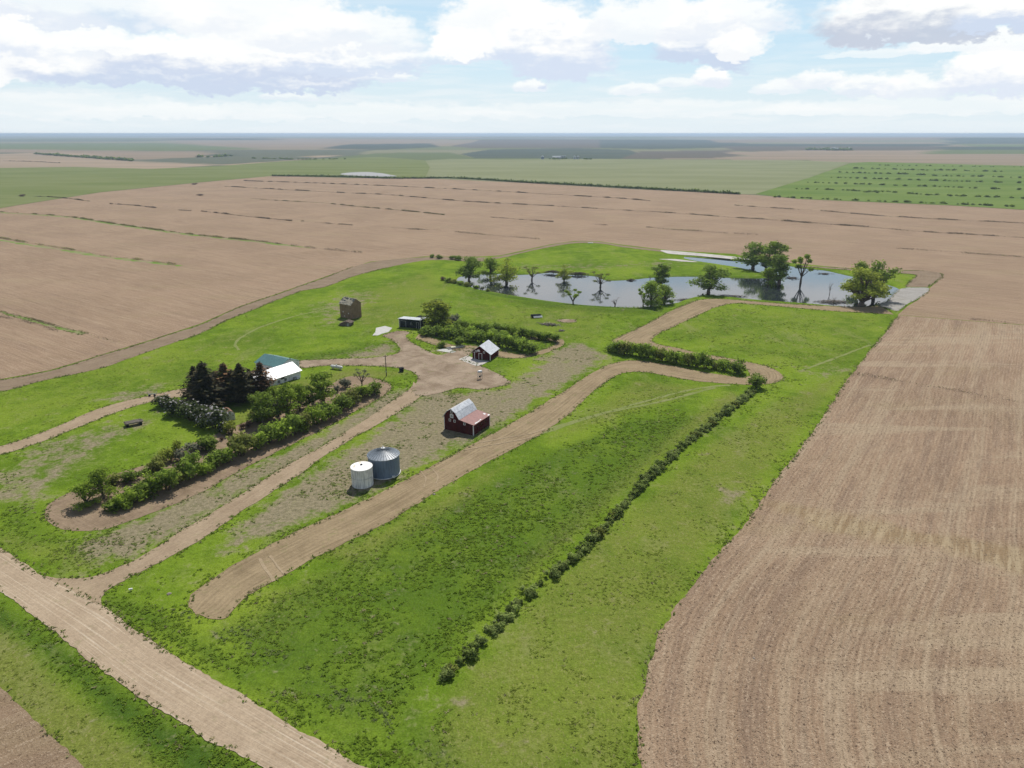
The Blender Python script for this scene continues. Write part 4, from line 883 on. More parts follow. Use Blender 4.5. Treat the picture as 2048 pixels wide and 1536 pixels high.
# long hedge running down through the meadow
lh = catmull(poly_w([(1506,785),(1440,834),(1380,882),(1330,927),(1280,977),(1240,1022),(1200,1067),(1150,1117),(1085,1167),(1040,1205),(1000,1248),(965,1280),(940,1308),(912,1330),(886,1360)]), lambda p: .25)
i = 0; d = 0; nxt = 0; last = lh[0]; rl = random.Random(3)
for p in lh:
    d += (p - last).length; last = p
    if d >= nxt:
        gap = 1.5; sz = 3.1 if p.y > 118 else 2.9
        near = p.y < 110
        if near: gap = rl.choice([1.4, 1.7, 2.2, 3.3])
        wv = sz * rl.uniform(.62, 1.25); hv = wv * rl.uniform(.50, .70); k = rl.choice('ddmmmo')
        put_shrub(SC[k][i % len(SC[k])], 0, 0, 0, 0, '%s low shrub, %s from the top of the long meadow hedge' % (KN[k], ordn(i)), 'low shrubs of the long hedge through the meadow', dims=(wv, hv), wp=Vector((p.x + rl.uniform(-.35, .35), p.y + rl.uniform(-.35, .35), 0)))
        i += 1; nxt = d + gap
# pond trees
pond = [(TR2,938,562,38,515,'dark round tree at the left tip of the pond'), (TR_,981,553,36,516,'second tree along the far bank from the left tip of the pond'), (TY,1013,567,52,517,'wide yellow green tree leaning over the left part of the pond'),
        (TS,1064,560,24,533,'thin half dead tree standing in the pond'), (TY,1128,562,28,530,'yellow green forked tree in front of the brush heap'), (TS,1201,574,28,545,'sparse pale tree rising from the middle of the pond'),
        (TS2,1146,609,24,580,'small pale round tree on the near bank of the pond'), (TT2,1321,573,34,530,'slender dark tree at the back of the three tree cluster'), (TR_,1302,613,36,563,'leafy front tree of the cluster on the near bank'),
        (TS2,1286,614,18,578,'small tree left of the near bank cluster'), (TR_,1329,607,32,570,'low tree right of the near bank cluster'), (TR2,1417,586,54,531,'broad tree on the near bank right of the cluster'),
        (TR2,1506,538,54,486,'big round tree at the far side of the narrow pond arm'), (TT,1545,547,36,487,'tall tree just right of the big round one'), (TT2,1558,569,40,512,'dark upright tree standing in the water at the peninsula tip'),
        (TR_,1536,570,24,536,'small tree in the water left of the dark upright tree'), (TS2,1601,566,30,511,'slim tree with a long bare trunk in the right part of the pond'), (TSP,1722,610,84,540,'large spreading willow at the right end of the pond'),
        (TR2,1746,597,54,524,'dense tree behind the large spreading willow'), (TR_,1714,588,34,525,'light green tree behind the left side of the large willow'), (TS,1531,541,30,516,'low branching tree at the water of the narrow arm')]
for pr, px, by, w_, tp, lb in pond:
    put_tree('pond_tree', *pr, px, by, w_, tp, lb, 'tree', 'trees standing in and around the pond', z=-.6 if by < 600 else -.3, rz={1722: .4}.get(px), sink=.5)
for px, by, w_, tp, lb in [(1659,588,12,564,'small dead tree stub in the open water'), (1230,613,24,596,'bare fallen dead tree on the near bank'), (1667,607,10,592,'dead snag sticking out of the driftwood'), (1300,560,10,546,'bare snag by the far bank')]:
    put_tree('dead_tree', D1, None, DW, DH, px, by, w_, tp, lb, 'dead tree', 'dead trees in the pond', z=-.6, sink=.4)

# driftwood and brush heaps
def brush(name, label, px, by, L_, D_, n, hh, mat=None, z=0, ang=0, cat='brush heap', rr=.07, ln=(1., 3.2)):
    p = P(px, by, z); mb = MB(); rd = random.Random(int(px * 7 + by))
    for _ in range(n):
        x = rd.gauss(0, .36) * L_; y = rd.gauss(0, .36) * D_; a = rd.uniform(0, 6.28); l = rd.uniform(*ln) / 2; e = rd.uniform(-.15, .35); zz = rd.uniform(.05, hh) * max(0, 1 - abs(x) / L_)
        d = Vector((math.cos(a), math.sin(a), e)) * l; c = Vector((x, y, zz)); m = c + Vector((rd.uniform(-.2, .2), rd.uniform(-.2, .2), rd.uniform(0, .15)))
        r = rr * rd.uniform(.5, 1.5); mb.tube([c - d, m, c + d], [r, r * .8, r * .3], 5)
    o = mb.part(name, mat or MATS['bark_pale'], None, True); o.location = p; o.rotation_euler = (0, 0, ang)
    return props(o, label, cat)
brush('brush_heap', 'long heap of cut branches on the far bank behind the forked tree', 1105, 545, 8, 2.2, 170, 1.1, BARK, 0, -.05, rr=.11)
brush('brush_heap', 'heap of cut branches continuing right along the far bank', 1155, 548, 8, 2.2, 150, 1.0, BARK, 0, -.12, rr=.11)
brush('brush_heap', 'small dark brush islet in the open water', 1262, 561, 2.4, 1.4, 40, .8, BARK, -.6, 0, rr=.10)
brush('driftwood', 'driftwood lying at the shore right of the three tree cluster', 1366, 599, 5, 1.5, 60, .4, None, -.45, .2, 'driftwood')
brush('driftwood', 'line of driftwood along the near shore right of the broad tree', 1465, 592, 12, 1.6, 110, .35, None, -.5, -.2, 'driftwood')
brush('driftwood', 'tangled driftwood raft left of the large willow', 1665, 604, 9, 4, 190, .6, None, -.55, -.05, 'driftwood', .09)
brush('driftwood', 'floating branches near the peninsula tip', 1583, 556, 6, 5, 60, .3, BARK, -.6, 0, 'driftwood', .07, (1.5, 5))
brush('driftwood', 'floating branches near the far right bank', 1648, 548, 5, 2.5, 40, .35, BARK, -.6, -.1, 'driftwood', .07, (1.5, 4))
brush('log_pile', 'long pile of grey logs and poles in the grass below the pond', 1100, 650, 5.5, 1.2, 46, .7, None, 0, -.42, 'log pile', .13, (2.5, 5.5))
brush('log_pile', 'small heap of pale poles right of the long log pile', 1122, 662, 1.8, 1.0, 24, .5, None, 0, .5, 'log pile', .10, (1.2, 2.4))

# weeds in the big field: dead brush lines
def brush_line(px, label, n_per_m=1.6, h=.8, w_=1.0, mats=('weed_dry', 'leaf_olive'), gaps=.35, seed=1, green=.3, wm=1.0):
    cw = catmull(poly_w(px), lambda p: 1.0); X = np.array([p.x for p in cw]); Y = np.array([p.y for p in cw]); n = len(cw)
    rg = np.random.default_rng(seed); L = n; s_ = np.arange(n)
    g = vnoise(s_ * 1., s_ * 0. + seed, .12, seed); dens = np.clip((g - gaps) * 3, 0, 1)
    k = rg.choice(n, int(L * n_per_m * 6), p=(dens ** 1.5 + .12) / (dens ** 1.5 + .12).sum()); m = len(k)
    hh = h * (.35 + 1.0 * g[k] * rg.uniform(.4, 1.3, m)); C = np.stack([X[k] + rg.normal(0, .5, m) * w_, Y[k] + rg.normal(0, .5, m) * w_, hh * rg.uniform(.15, 1, m)], 1)
    sz = .55 * max(1, np.hypot(X.mean(), Y.mean()) / 420) ** .6 * wm
    V, Fc, T = cards(C, rg.normal(size=(m, 3)) + np.array([0, 0, .8]), rg.uniform(.5, 1.1, m) * sz, rg.uniform(.3, .6, m) * sz, np.stack([rg.uniform(.6, 1.3, m), rg.uniform(0, 1, m)], 1))
    me = np_mesh('brush_line', V, Fc, MATS[mats[0]], 4, {'tone': T}); me.materials.append(MATS[mats[1]])
    me.polygons.foreach_set('material_index', (rg.uniform(0, 1, m) < green).astype(np.int32))
    props(link('brush_line', me), label, 'brush line', kind='stuff')
LNS = [([(0,424),(60,428),(130,433),(250,451),(400,471),(500,481),(560,488)], 'long weedy line with green grass across the left of the big field', .5), ([(540,486),(620,496),(725,506)], 'dark brush at the right end of the long weedy line', .1),
       ([(0,476),(60,487),(150,501),(200,511),(270,519),(350,530)], 'weedy line with bright green grass at the left edge below the long one', .6), ([(0,634),(40,642),(80,652),(118,664)], 'line of dead brush clumps at the far left edge', 0),
       ([(0,622),(60,638),(110,652),(165,666),(235,686)], 'thin weedy line fading into the lower left field', .3), ([(220,408),(265,411),(312,416)], 'short brush line in the upper left field', .05),
       ([(65,393),(110,395),(150,399),(180,403)], 'faint weedy line near the green field edge', .3), ([(358,421),(382,422)], 'tiny brush dash in the upper field', 0), ([(403,423),(450,428),(520,436),(583,442)], 'brush line left of the double brush dash', .05),
       ([(604,443),(650,447),(705,451)], 'double brush dash in the middle of the big field', .1), ([(450,373),(540,378),(690,386),(760,389),(850,396),(930,403),(1000,407)], 'second brush line below the far hedge', .1),
       ([(490,362),(620,366),(700,369),(800,373),(880,377),(1000,383),(1100,389),(1240,397),(1300,402)], 'first brush line below the far hedge', .1), ([(500,397),(550,401),(640,406),(720,414),(800,421),(888,430)], 'third brush line with some green below the far hedge', .3),
       ([(784,456),(845,460),(880,461)], 'short brush dash at centre field', .2), ([(910,464),(960,469),(1020,474),(1078,479)], 'brush line ending near the track corner', .1), ([(982,435),(1050,440),(1106,444)], 'dense brush line right of centre', 0),
       ([(1000,407),(1100,412),(1250,421),(1370,428),(1460,435),(1560,441),(1700,452)], 'brush line crossing the field behind the pond', .1), ([(1185,449),(1213,451)], 'small dark brush dash above the pond', 0), ([(1294,455),(1350,460),(1420,464),(1455,467)], 'brush line right above the pond', .2),
       ([(1470,468),(1514,470)], 'short dark brush dash above the big round pond tree', 0), ([(1470,411),(1540,416),(1640,422),(1760,432),(1900,440),(2048,447),(2120,451)], 'upper brush line at the right of the big field', .1),
       ([(1530,440),(1640,448),(1720,453),(1830,463),(1950,470),(2060,477)], 'lower brush line at the right of the big field', .1), ([(1790,497),(1815,499),(1840,500)], 'dark brush mound at the start of the right lower line', 0), ([(1835,500),(1880,503),(1960,509),(2060,516)], 'brush line reaching the right edge above the pond corner', .2),
       ([(1940,639),(1980,642),(2060,650)], 'broken brush line on the seam at the right edge', .1), ([(1700,748),(1760,756),(1850,772),(1900,780),(1960,792),(2060,808)], 'thin weedy line running across the right field', .15),
       ([(0,322),(60,323),(120,326)], 'thin line in the far left field', 0)]
for i, (l, lb, gr) in enumerate(LNS): brush_line(l, lb, 1.5 if l[0][1] > 440 else 2.2, .75 if l[0][1] > 600 else 1.1, .9 if gr < .4 else 1.5, seed=i + 2, green=gr, wm=.75 if l[0][1] > 600 else 1)
def grass_strip(px, wid, label):
    cw = catmull(poly_w(px), lambda p: 3.0); a = []; b = []
    for j, p in enumerate(cw):
        d = (cw[min(j + 1, len(cw) - 1)] - cw[max(j - 1, 0)]).normalized(); nn = Vector((-d.y, d.x, 0)) * wid * .5 * (.5 + noise.noise(p * .05) + .3)
        a.append((p.x + nn.x, p.y + nn.y)); b.append((p.x - nn.x, p.y - nn.y))
    strip('grass_strip', a, b, .042, MATS['grass_patch'], label, 'grass', .5, 3, True, 1.5)
material('grass_patch', lambda nb, bs: nb.mix(nb.mr(nb.noise(pos(nb), .12, 5, .7, .5), .42, .60), (.235, .215, .115), nb.mix(nb.noise(pos(nb), .6, 3), (.085, .17, .02), (.16, .26, .04))))
grass_strip([(0,425),(60,429),(130,434),(250,452),(400,472),(500,482),(560,489),(620,496)], 5, 'green grass growing under the long weedy line'); grass_strip([(0,480),(60,490),(150,504),(200,513),(270,521),(360,532)], 5, 'bright green grass under the lower weedy line')
grass_strip([(0,624),(60,640),(110,654),(170,668)], 2.2, 'thin green strip at the left edge of the field')
for i, (px, by, w_, tp) in enumerate([(388,369.5,10,366),(398,391,14,388),(490,361.5,8,359.5),(43,393.5,10,388)]):
    put_shrub(SH['b'][0], px, by, w_, tp, ['dark brush mound near the top of the big field', 'larger dark brush mound below the other one', 'tiny brush mound at the upper field edge', 'dark bush at the upper left corner of the big field'][i], name='brush_mound', cat='brush')

# far shrubs: single mesh each, shared between copies
FS = [crown_mesh('shrub', MATS['leaf_dark'], [(0, 0, .45, .5, .5), (.2, .1, .5, .35, .4), (-.25, 0, .4, .35, .4)], 60, .5, 0, .4) for _ in range(3)]
FM = [crown_mesh('shrub', MATS['leaf_mid'], [(0, 0, .45, .5, .5), (.2, .1, .5, .35, .4), (-.25, 0, .4, .35, .4)], 60, .5, 0, .4) for _ in range(3)]
def far_shrub(x, y, w_, h, me, label, group, z=0, name='shrub', cat='shrub'):
    o = link(name, me); o.location = (x, y, z); o.scale = (w_, w_, h); o.rotation_euler = (0, 0, random.uniform(0, 6.28)); return props(o, label, cat, group)
hl = catmull(poly_w([(546,352.5),(640,353.6),(720,355.5),(786,357.4),(850,357.2),(898,357),(962,360),(1050,365.6),(1138,370.2),(1240,376),(1400,384.5),(1482,389)]), lambda p: .5)
FAR = []
d = 0; nxt = 0; last = hl[0]
for p in hl:
    d += (p - last).length; last = p
    if d >= nxt:
        s_ = random.uniform(4.2, 5.6); FAR.append((p.x, p.y, .03, s_ * 1.15, random.uniform(3.0, 4.5), FS[random.randrange(3)])); nxt = d + 4.2
rows = [([(1380,275.6+52),(1560,328),(1740,331)], 0, 0), ]
RR = [([(1755,331),(1800,331.5),(1850,332),(2048,334.5)], 24, 3.5, 'top'), ([(1711,337),(1790,339),(1850,341),(1900,341),(2005,344)], 40, 5.0, 'second'), ([(1677,345),(1740,347),(1820,349),(1875,352),(1980,354),(2046,356.5)], 44, 4.6, 'third'),
      ([(1660,355.5),(1730,357.5),(1800,359.5),(1900,362.5),(2045,366.6)], 42, 4.4, 'fourth'), ([(1613,365),(1680,367.5),(1750,370),(1800,372),(1870,373.5),(1950,377),(2046,380)], 42, 4.0, 'fifth'),
      ([(1590,378.5),(1650,379.5),(1700,381.5),(1740,385),(1780,384.5),(1850,390),(1900,392),(1980,395),(2040,397)], 62, 3.4, 'sixth'), ([(1540,394),(1600,396.5),(1680,400),(1760,403),(1850,406.5),(1950,410.5),(2045,415)], 46, 3.6, 'bottom')]
for line, n, w_, nm in RR:
    cw, L_ = resample(catmull(poly_w(line), lambda p: 2.0), 400); rs_ = random.Random(n)
    for i in range(n):
        # clumped spacing along the row
        u = (i + rs_.uniform(-.9, .9)) / n; u = min(max(u + .012 * math.sin(u * 60), 0), .999); p = cw[int(u * 400)]
        s_ = .78 * w_ * rs_.uniform(.5, 1.35); j = 9 if nm == 'sixth' and u > .3 else 3
        if nm not in ('bottom', 'sixth'):
            FAR.append((p.x + rs_.uniform(-3, 3), p.y + rs_.uniform(-3, 3), .25, s_ * 1.5, s_ * .72, (FS if rs_.random() < .7 else FM)[rs_.randrange(3)])); continue
        far_shrub(p.x + rs_.uniform(-3, 3), p.y + rs_.uniform(-j, j), s_ * 1.5, s_ * .72, (FS if rs_.random() < .7 else FM)[rs_.randrange(3)], 'dark shrub in the %s row of shrubs across the bright green field' % nm, '%s row of shrubs in the bright green field' % nm, .25)
def merged(name, lst, label, cat):
    VV, FF, TT = [], [], []; b = 0
    for (x, y, z, w_, h, me) in lst:
        n = len(me.vertices); v = np.zeros(n * 3, np.float32); me.vertices.foreach_get('co', v); v = v.reshape(-1, 3)
        t = np.zeros(n * 4, np.float32); me.color_attributes['tone'].data.foreach_get('color', t); a = random.uniform(0, 6.28)
        VV.append(np.stack([x + (v[:, 0] * math.cos(a) - v[:, 1] * math.sin(a)) * w_, y + (v[:, 0] * math.sin(a) + v[:, 1] * math.cos(a)) * w_, z + v[:, 2] * h], 1)); FF.append(np.arange(b, b + n).reshape(-1, 4)); TT.append(t.reshape(-1, 4) * np.array([random.uniform(.85, 1.15), 1, 1, 1])); b += n
    props(link(name, np_mesh(name, np.concatenate(VV), np.concatenate(FF), MATS['leaf_dark'], 4, {'tone': np.concatenate(TT)})), label, cat, kind='stuff')
merged('far_shrubs', FAR, 'far shrubs of the long straight hedge and the smaller rows in the bright green field', 'shrubs')
# far windbreak at left, farm trees far off
def far_line(px, n, w_, h, label, group, jit=4):
    cw, _ = resample(catmull(poly_w(px), lambda p: 10.0), 300)
    for i in range(n):
        p = cw[int((i + random.random()) / n * 299)]; s_ = random.uniform(.7, 1.3); far_shrub(p.x + random.uniform(-jit, jit), p.y + random.uniform(-jit, jit) * 3, w_ * s_, h * s_, FS[i % 3], label, group, 0, 'tree', 'tree')
far_line([(72,308.5),(140,313),(200,317.5),(265,322.5)], 60, 16, 7, 'dark tree in the distant slanting windbreak at left', 'trees of the distant windbreak at left')
far_line([(395,314.5),(430,314),(455,313)], 14, 14, 7, 'dark tree in the small distant grove left of centre', 'trees of the small distant grove', 14)
far_line([(500,317),(560,318),(600,319),(690,318.5)], 22, 10, 4, 'small dark bush in the distant row left of the white slough', 'bushes of a distant row', 6)
far_line([(1618,300),(1650,300.4)], 10, 20, 9, 'dark tree left of the distant white farmstead', 'trees left of the distant farmstead', 30); far_line([(1650,300.5),(1706,300.5)], 16, 20, 10, 'dark tree around the distant white farmstead', 'trees around the distant farmstead', 30)
far_line([(1098,318.5),(1128,318.6)], 5, 10, 5, 'dark tree beside the distant white shed', 'trees beside the distant shed', 10); far_line([(1165,318.5),(1180,318.5)], 5, 8, 4, 'dark bush right of the distant twin bins', 'bushes right of the twin bins', 8)

# ------------------------------------------------------------------ grass tufts (stuff)
m = bpy.data.materials.new('grass_tufts'); m.use_nodes = True; nt = m.node_tree; nb = NB(nt); bs = nt.nodes['Principled BSDF']; bs.inputs['Roughness'].default_value = .9; bs.inputs['Specular IOR Level'].default_value = .02
a_ = attr(nb, 'tint'); nb.set(bs, 'Base Color', a_.outputs['Color']); tr = nb.n('ShaderNodeBsdfTranslucent'); nb.set(tr, 0, a_.outputs['Color']); mx = nb.n('ShaderNodeMixShader'); mx.inputs[0].default_value = .45
nt.links.new(bs.outputs[0], mx.inputs[1]); nt.links.new(tr.outputs[0], mx.inputs[2]); nt.links.new(mx.outputs[0], nt.nodes['Material Output'].inputs[0]); TUFT = m
def tuft_mesh(name, X, Y, S, Hh, Ccol, blades=6):
    n = len(X); a = rng.uniform(0, 6.283, (n, blades)); ln = S[:, None] * rng.uniform(.5, 1.0, (n, blades)); hh = Hh[:, None] * rng.uniform(.5, 1.15, (n, blades))
    ca, sa = np.cos(a), np.sin(a); wd = ln * .42
    ox = X[:, None] + rng.normal(0, .12, (n, blades)) * S[:, None]; oy = Y[:, None] + rng.normal(0, .12, (n, blades)) * S[:, None]
    z0 = np.zeros_like(ox) - .02
    root = np.stack([ox - ca * ln * .15, oy - sa * ln * .15, z0], 2)
    ml = np.stack([ox + ca * ln * .5 - sa * wd * .5, oy + sa * ln * .5 + ca * wd * .5, hh * .85], 2); mr_ = np.stack([ox + ca * ln * .5 + sa * wd * .5, oy + sa * ln * .5 - ca * wd * .5, hh * .85], 2)
    tip = np.stack([ox + ca * ln, oy + sa * ln, hh * .6], 2)
    V = np.stack([root, mr_, tip, ml], 2).reshape(-1, 3); Fc = np.arange(len(V)).reshape(-1, 4)
    br = rng.uniform(.75, 1.3, (n, blades, 1)); Cc = np.ones((n, blades, 4)); Cc[:, :, :3] = Ccol[:, None, :] * br
    return np_mesh(name, V, Fc, TUFT, 4, {'tint': np.repeat(Cc.reshape(-1, 4), 4, 0)})
def thin(poly):
    p = poly[::max(1, len(poly) // 420)]; return p
SHT = [thin(s) for s in SHEETS if True]
def free(X, Y, margin=None):
    ok = np.ones(X.size, bool)
    for s in SHT + [np.array(POND_W)]:
        m = (X > s[:, 0].min()) & (X < s[:, 0].max()) & (Y > s[:, 1].min()) & (Y < s[:, 1].max()) & ok
        if m.any():
            k = inside(X[m], Y[m], s); idx = np.where(m)[0][k]; ok[idx] = False
    return ok
N = 330000
yy = 58 + (rng.uniform(0, 1, N) ** 1.35) * 262; hw = yy * .82 + 22; xx = rng.uniform(-1, 1, N) * hw
ok = free(xx, yy); xx, yy = xx[ok], yy[ok]
cv = cover(xx, yy); g1 = fbm(xx, yy, .22, 3); g2 = fbm(xx, yy, .7, 9); rnd_ = rng.uniform(0, 1, xx.size)
dens = .04 + .42 * cv[:, 2] - .05 * cv[:, 0] + ((g1 - .5) * 1.6 + (fbm(xx, yy, .06, 21) - .5) * .9) * (1 - .5 * cv[:, 1]) + .1 * cv[:, 1]
k = rnd_ < dens; xx, yy, cv, g1, g2 = xx[k], yy[k], cv[k], g1[k], g2[k]; n = xx.size
base = np.array([.118, .185, .018]) + (g1[:, None] - .35) * np.array([.16, .18, .03])
base = base * (1 - cv[:, 1:2] * .7) + np.array([.172, .190, .045]) * cv[:, 1:2] * .7
base = base * (1 - cv[:, 2:3] * .55) + np.array([.085, .155, .018]) * cv[:, 2:3] * .55
base = base * (1 - .6 * cv[:, 0:1]) + np.array([.15, .17, .075]) * .6 * cv[:, 0:1]
dr = (rng.uniform(0, 1, n) < .25 * cv[:, 0] + .04)[:, None]; base = np.where(dr, np.array([.21, .205, .095]) * rng.uniform(.8, 1.2, (n, 1)), base); base = np.clip(base * rng.uniform(.72, 1.25, (n, 1)), .01, 1)
S = rng.uniform(.18, .48, n) * (1 + .15 * cv[:, 2]) * (1 + yy / 450) * np.where((yy > 150) & (xx < -40), .7, 1) * (1 - .25 * cv[:, 1]); base = np.clip(base * 1.12, 0, 1)
Hh = S * rng.uniform(.18, .42, n) * (1 + .35 * cv[:, 2]) * (1 - .55 * cv[:, 1])
pale = inside(xx, yy, poly_w([(960,1580),(800,1490),(600,1378),(440,1278),(300,1205),(310,1188),(460,1240),(620,1338),(850,1465),(1000,1540)])) & (g2 > .40) & (rng.uniform(0, 1, n) < .75)
base[pale] = np.array([.150, .195, .060]) * rng.uniform(.8, 1.2, (pale.sum(), 1))
props(link('grass_tufts', tuft_mesh('grass_tufts', xx, yy, S, Hh, base)), 'tufts of grass and weeds growing all over the meadows', 'grass', kind='stuff')
# taller weeds along the edges of tracks, roads and fields
ex, ey, es = [], [], []
for s in SHEETS:
    c = s.mean(0)
    q = s; nx_ = np.roll(q, -1, 0) - q; ln = np.hypot(nx_[:, 0], nx_[:, 1]); nn = np.stack([-nx_[:, 1], nx_[:, 0]], 1) / (ln[:, None] + 1e-6)
    area = np.sum(q[:, 0] * np.roll(q[:, 1], -1) - np.roll(q[:, 0], -1) * q[:, 1]); sg = -1 if area > 0 else 1
    for rep in range(4):
        t = rng.uniform(0, 1, len(q))[:, None]; pp = q + nx_ * t + nn * sg * rng.uniform(-.75, .8, (len(q), 1)); kk = (rng.uniform(0, 1, len(q)) < np.clip(ln * .9 * (fbm(pp[:, 0], pp[:, 1], .15, 4) - .22) * 2.4, 0, 1)) & (pp[:, 1] < 420) & (pp[:, 1] > 55) & (ln < 3)
        ex.append(pp[kk, 0]); ey.append(pp[kk, 1])
ex = np.concatenate(ex); ey = np.concatenate(ey); n = ex.size
cl = np.where((rng.uniform(0, 1, n) < .4)[:, None], np.array([.22, .205, .10]), np.array([.095, .145, .020])) * rng.uniform(.7, 1.3, (n, 1))
S = rng.uniform(.16, .50, n) ** 1.1 * (1 + ey / 600)
props(link('edge_weeds', tuft_mesh('edge_weeds', ex, ey, S, S * rng.uniform(.4, .75, n), cl)), 'taller weeds fringing the tracks, roads and fields', 'weeds', kind='stuff')
# stubble and clods on the near ploughed ground
bx, by_ = rng.uniform(-20, 150, 90000), 58 + rng.uniform(0, 1, 90000) ** 1.3 * 150
kk = inside(bx, by_, thin(np.array(EBW + EBR[::-1]))) & (np.abs(bx) < by_ * .82 + 22); bx, by_ = bx[kk][:42000], by_[kk][:42000]; n = bx.size
cl = np.where((rng.uniform(0, 1, n) < .7)[:, None], np.array([.45, .36, .26]), np.array([.21, .15, .11])) * rng.uniform(.75, 1.2, (n, 1)); S = rng.uniform(.12, .30, n)
me = tuft_mesh('corn_stubble', bx, by_, S, S * rng.uniform(.15, .32, n), cl, 3); me.transform(Matrix.Translation((0, 0, .04)))
props(link('corn_stubble', me), 'broken corn stalks and clods lying on the near stubble field', 'stubble', kind='stuff')

# ------------------------------------------------------------------ building materials
def m_plain(c1, c2, sc=1.5, stripes=None, amt=.12, dist=.02):
    def fn(nb, bs):
        o = objc(nb); c = nb.mix(nb.mr(nb.noise(o, sc, 5, .65), .35, .65), c1, c2)
        st = nb.noise(nb.mapping(o, 0, (2.2, 2.2, .3)), 1.0, 5, .65); c = rgbmul(nb, c, nb.mr(st, .42, .66, 1.04, .74))
        if stripes:
            wv = nb.n('ShaderNodeTexWave'); wv.bands_direction = stripes[0]; nb.set(wv, 'Vector', o); nb.set(wv, 'Scale', stripes[1]); nb.set(wv, 'Distortion', .0)
            c = rgbmul(nb, c, nb.mr(wv.outputs['Fac'], 0, 1, 1 - amt, 1 + amt * .3, False)); bump(nb, bs, wv.outputs['Fac'], dist, .6)
        return c
    return fn
material('barn_red', m_plain((.058, .010, .010), (.082, .014, .013), 1.2, ('X', 1.6), .16))
material('white_trim', m_plain((.62, .60, .58), (.74, .72, .70)), .6)
material('roof_white', m_plain((.54, .565, .59), (.62, .645, .665), .5, ('Y', .55), .07, .03), .38, .4)
material('roof_white_x', m_plain((.43, .455, .48), (.52, .545, .565), .5, ('X', .55), .07, .03), .38, .4)
material('roof_rust', m_plain((.170, .048, .038), (.215, .066, .052), .8, ('Y', .5), .10, .02), .55, .3)
material('roof_green', m_plain((.055, .150, .150), (.070, .175, .172), .5, ('X', .5), .06, .03), .5, .4)
material('siding_white', m_plain((.66, .67, .70), (.74, .75, .77), .6, ('Z', 2.2), .10), .6)
material('dark_glass', lambda nb, bs: (.015, .017, .022, 1) and None, .15, .5); MATS['dark_glass'].node_tree.nodes['Principled BSDF'].inputs['Base Color'].default_value = (.02, .022, .028, 1)
material('black_paint', m_plain((.012, .017, .018), (.024, .030, .031), 1.2, ('X', 1.4), .2))
material('granary_brown', m_plain((.205, .140, .090), (.260, .180, .118), .9, ('Z', 1.6), .14))
def m_weathered(nb, bs):
    o = objc(nb); n = nb.noise(nb.mapping(o, 0, (.5, 1.4, 1.4)), 1.1, 5, .6); s_ = nb.mix(nb.mr(nb.noise(o, 2, 3), .4, .6), (.30, .27, .20), (.46, .42, .33))
    return nb.mix(nb.mr(n, .47, .56), s_, (.055, .065, .070))
material('worn_shingle', m_weathered)
material('old_planks', m_plain((.085, .065, .052), (.20, .165, .135), 2.0, ('X', 1.5), .3, .06))
material('steel_bin', m_plain((.105, .155, .235), (.145, .195, .27), .4, ('Z', 2.6), .16, .05), .42, .5)
material('steel_roof', m_plain((.19, .225, .26), (.25, .285, .32), .4), .42, .5)
material('white_tank', m_plain((.58, .575, .55), (.72, .715, .69), .7), .4, .45)
material('tank_rust', m_plain((.72, .72, .70), (.80, .80, .78), .8), .5)
def m_bintop(nb, bs):
    o = objc(nb); n = nb.noise(o, .9, 5, .6); return nb.mix(nb.mr(n, .56, .70), (.78, .77, .74), (.52, .42, .24))
material('bin_top', m_bintop, .5); material('dark_rib', m_plain((.10, .12, .14), (.15, .17, .19)), .6)
material('shed_brown', m_plain((.18, .105, .075), (.25, .15, .11), 1.5))
material('black_metal', m_plain((.012, .012, .013), (.03, .03, .03)), .6)
material('pole_wood', m_plain((.11, .085, .065), (.17, .135, .105), 3))
material('grey_metal', m_plain((.25, .26, .27), (.36, .37, .38)), .45, .5)
material('yellow_tin', m_plain((.60, .58, .38), (.68, .65, .48)), .6)
material('blue_tarp', m_plain((.03, .04, .08), (.05, .07, .12)), .7)

def window(parent, x, z, w_, h, y=0.0, axis='x', face=-1, frame='white_trim', t=.05, fw=.12):
    """window on a wall in the plane y (axis x) or the plane x=y (axis y); face = outward sign"""
    def bx(mb, a0, z0, a1, z1, d0, d1):
        if axis == 'x': mb.box(a0, min(y + face * d0, y + face * d1), z0, a1, max(y + face * d0, y + face * d1), z1)
        else: mb.box(min(y + face * d0, y + face * d1), a0, z0, max(y + face * d0, y + face * d1), a1, z1)
    g = MB(); bx(g, x - w_ / 2, z - h / 2, x + w_ / 2, z + h / 2, -.02, .012); go = g.part('window', MATS['dark_glass'], parent)
    f = MB(); bx(f, x - w_ / 2 - fw, z - h / 2 - fw, x - w_ / 2, z + h / 2 + fw, .0, t); bx(f, x + w_ / 2, z - h / 2 - fw, x + w_ / 2 + fw, z + h / 2 + fw, .0, t)
    bx(f, x - w_ / 2, z + h / 2, x + w_ / 2, z + h / 2 + fw, .0, t); bx(f, x - w_ / 2, z - h / 2 - fw, x + w_ / 2, z - h / 2, .0, t)
    f.part('frame', MATS[frame], go); return go
def roof_pair(mb, x0, xm, x1, z0, zm, z1, ya, yb, t=.10): ...

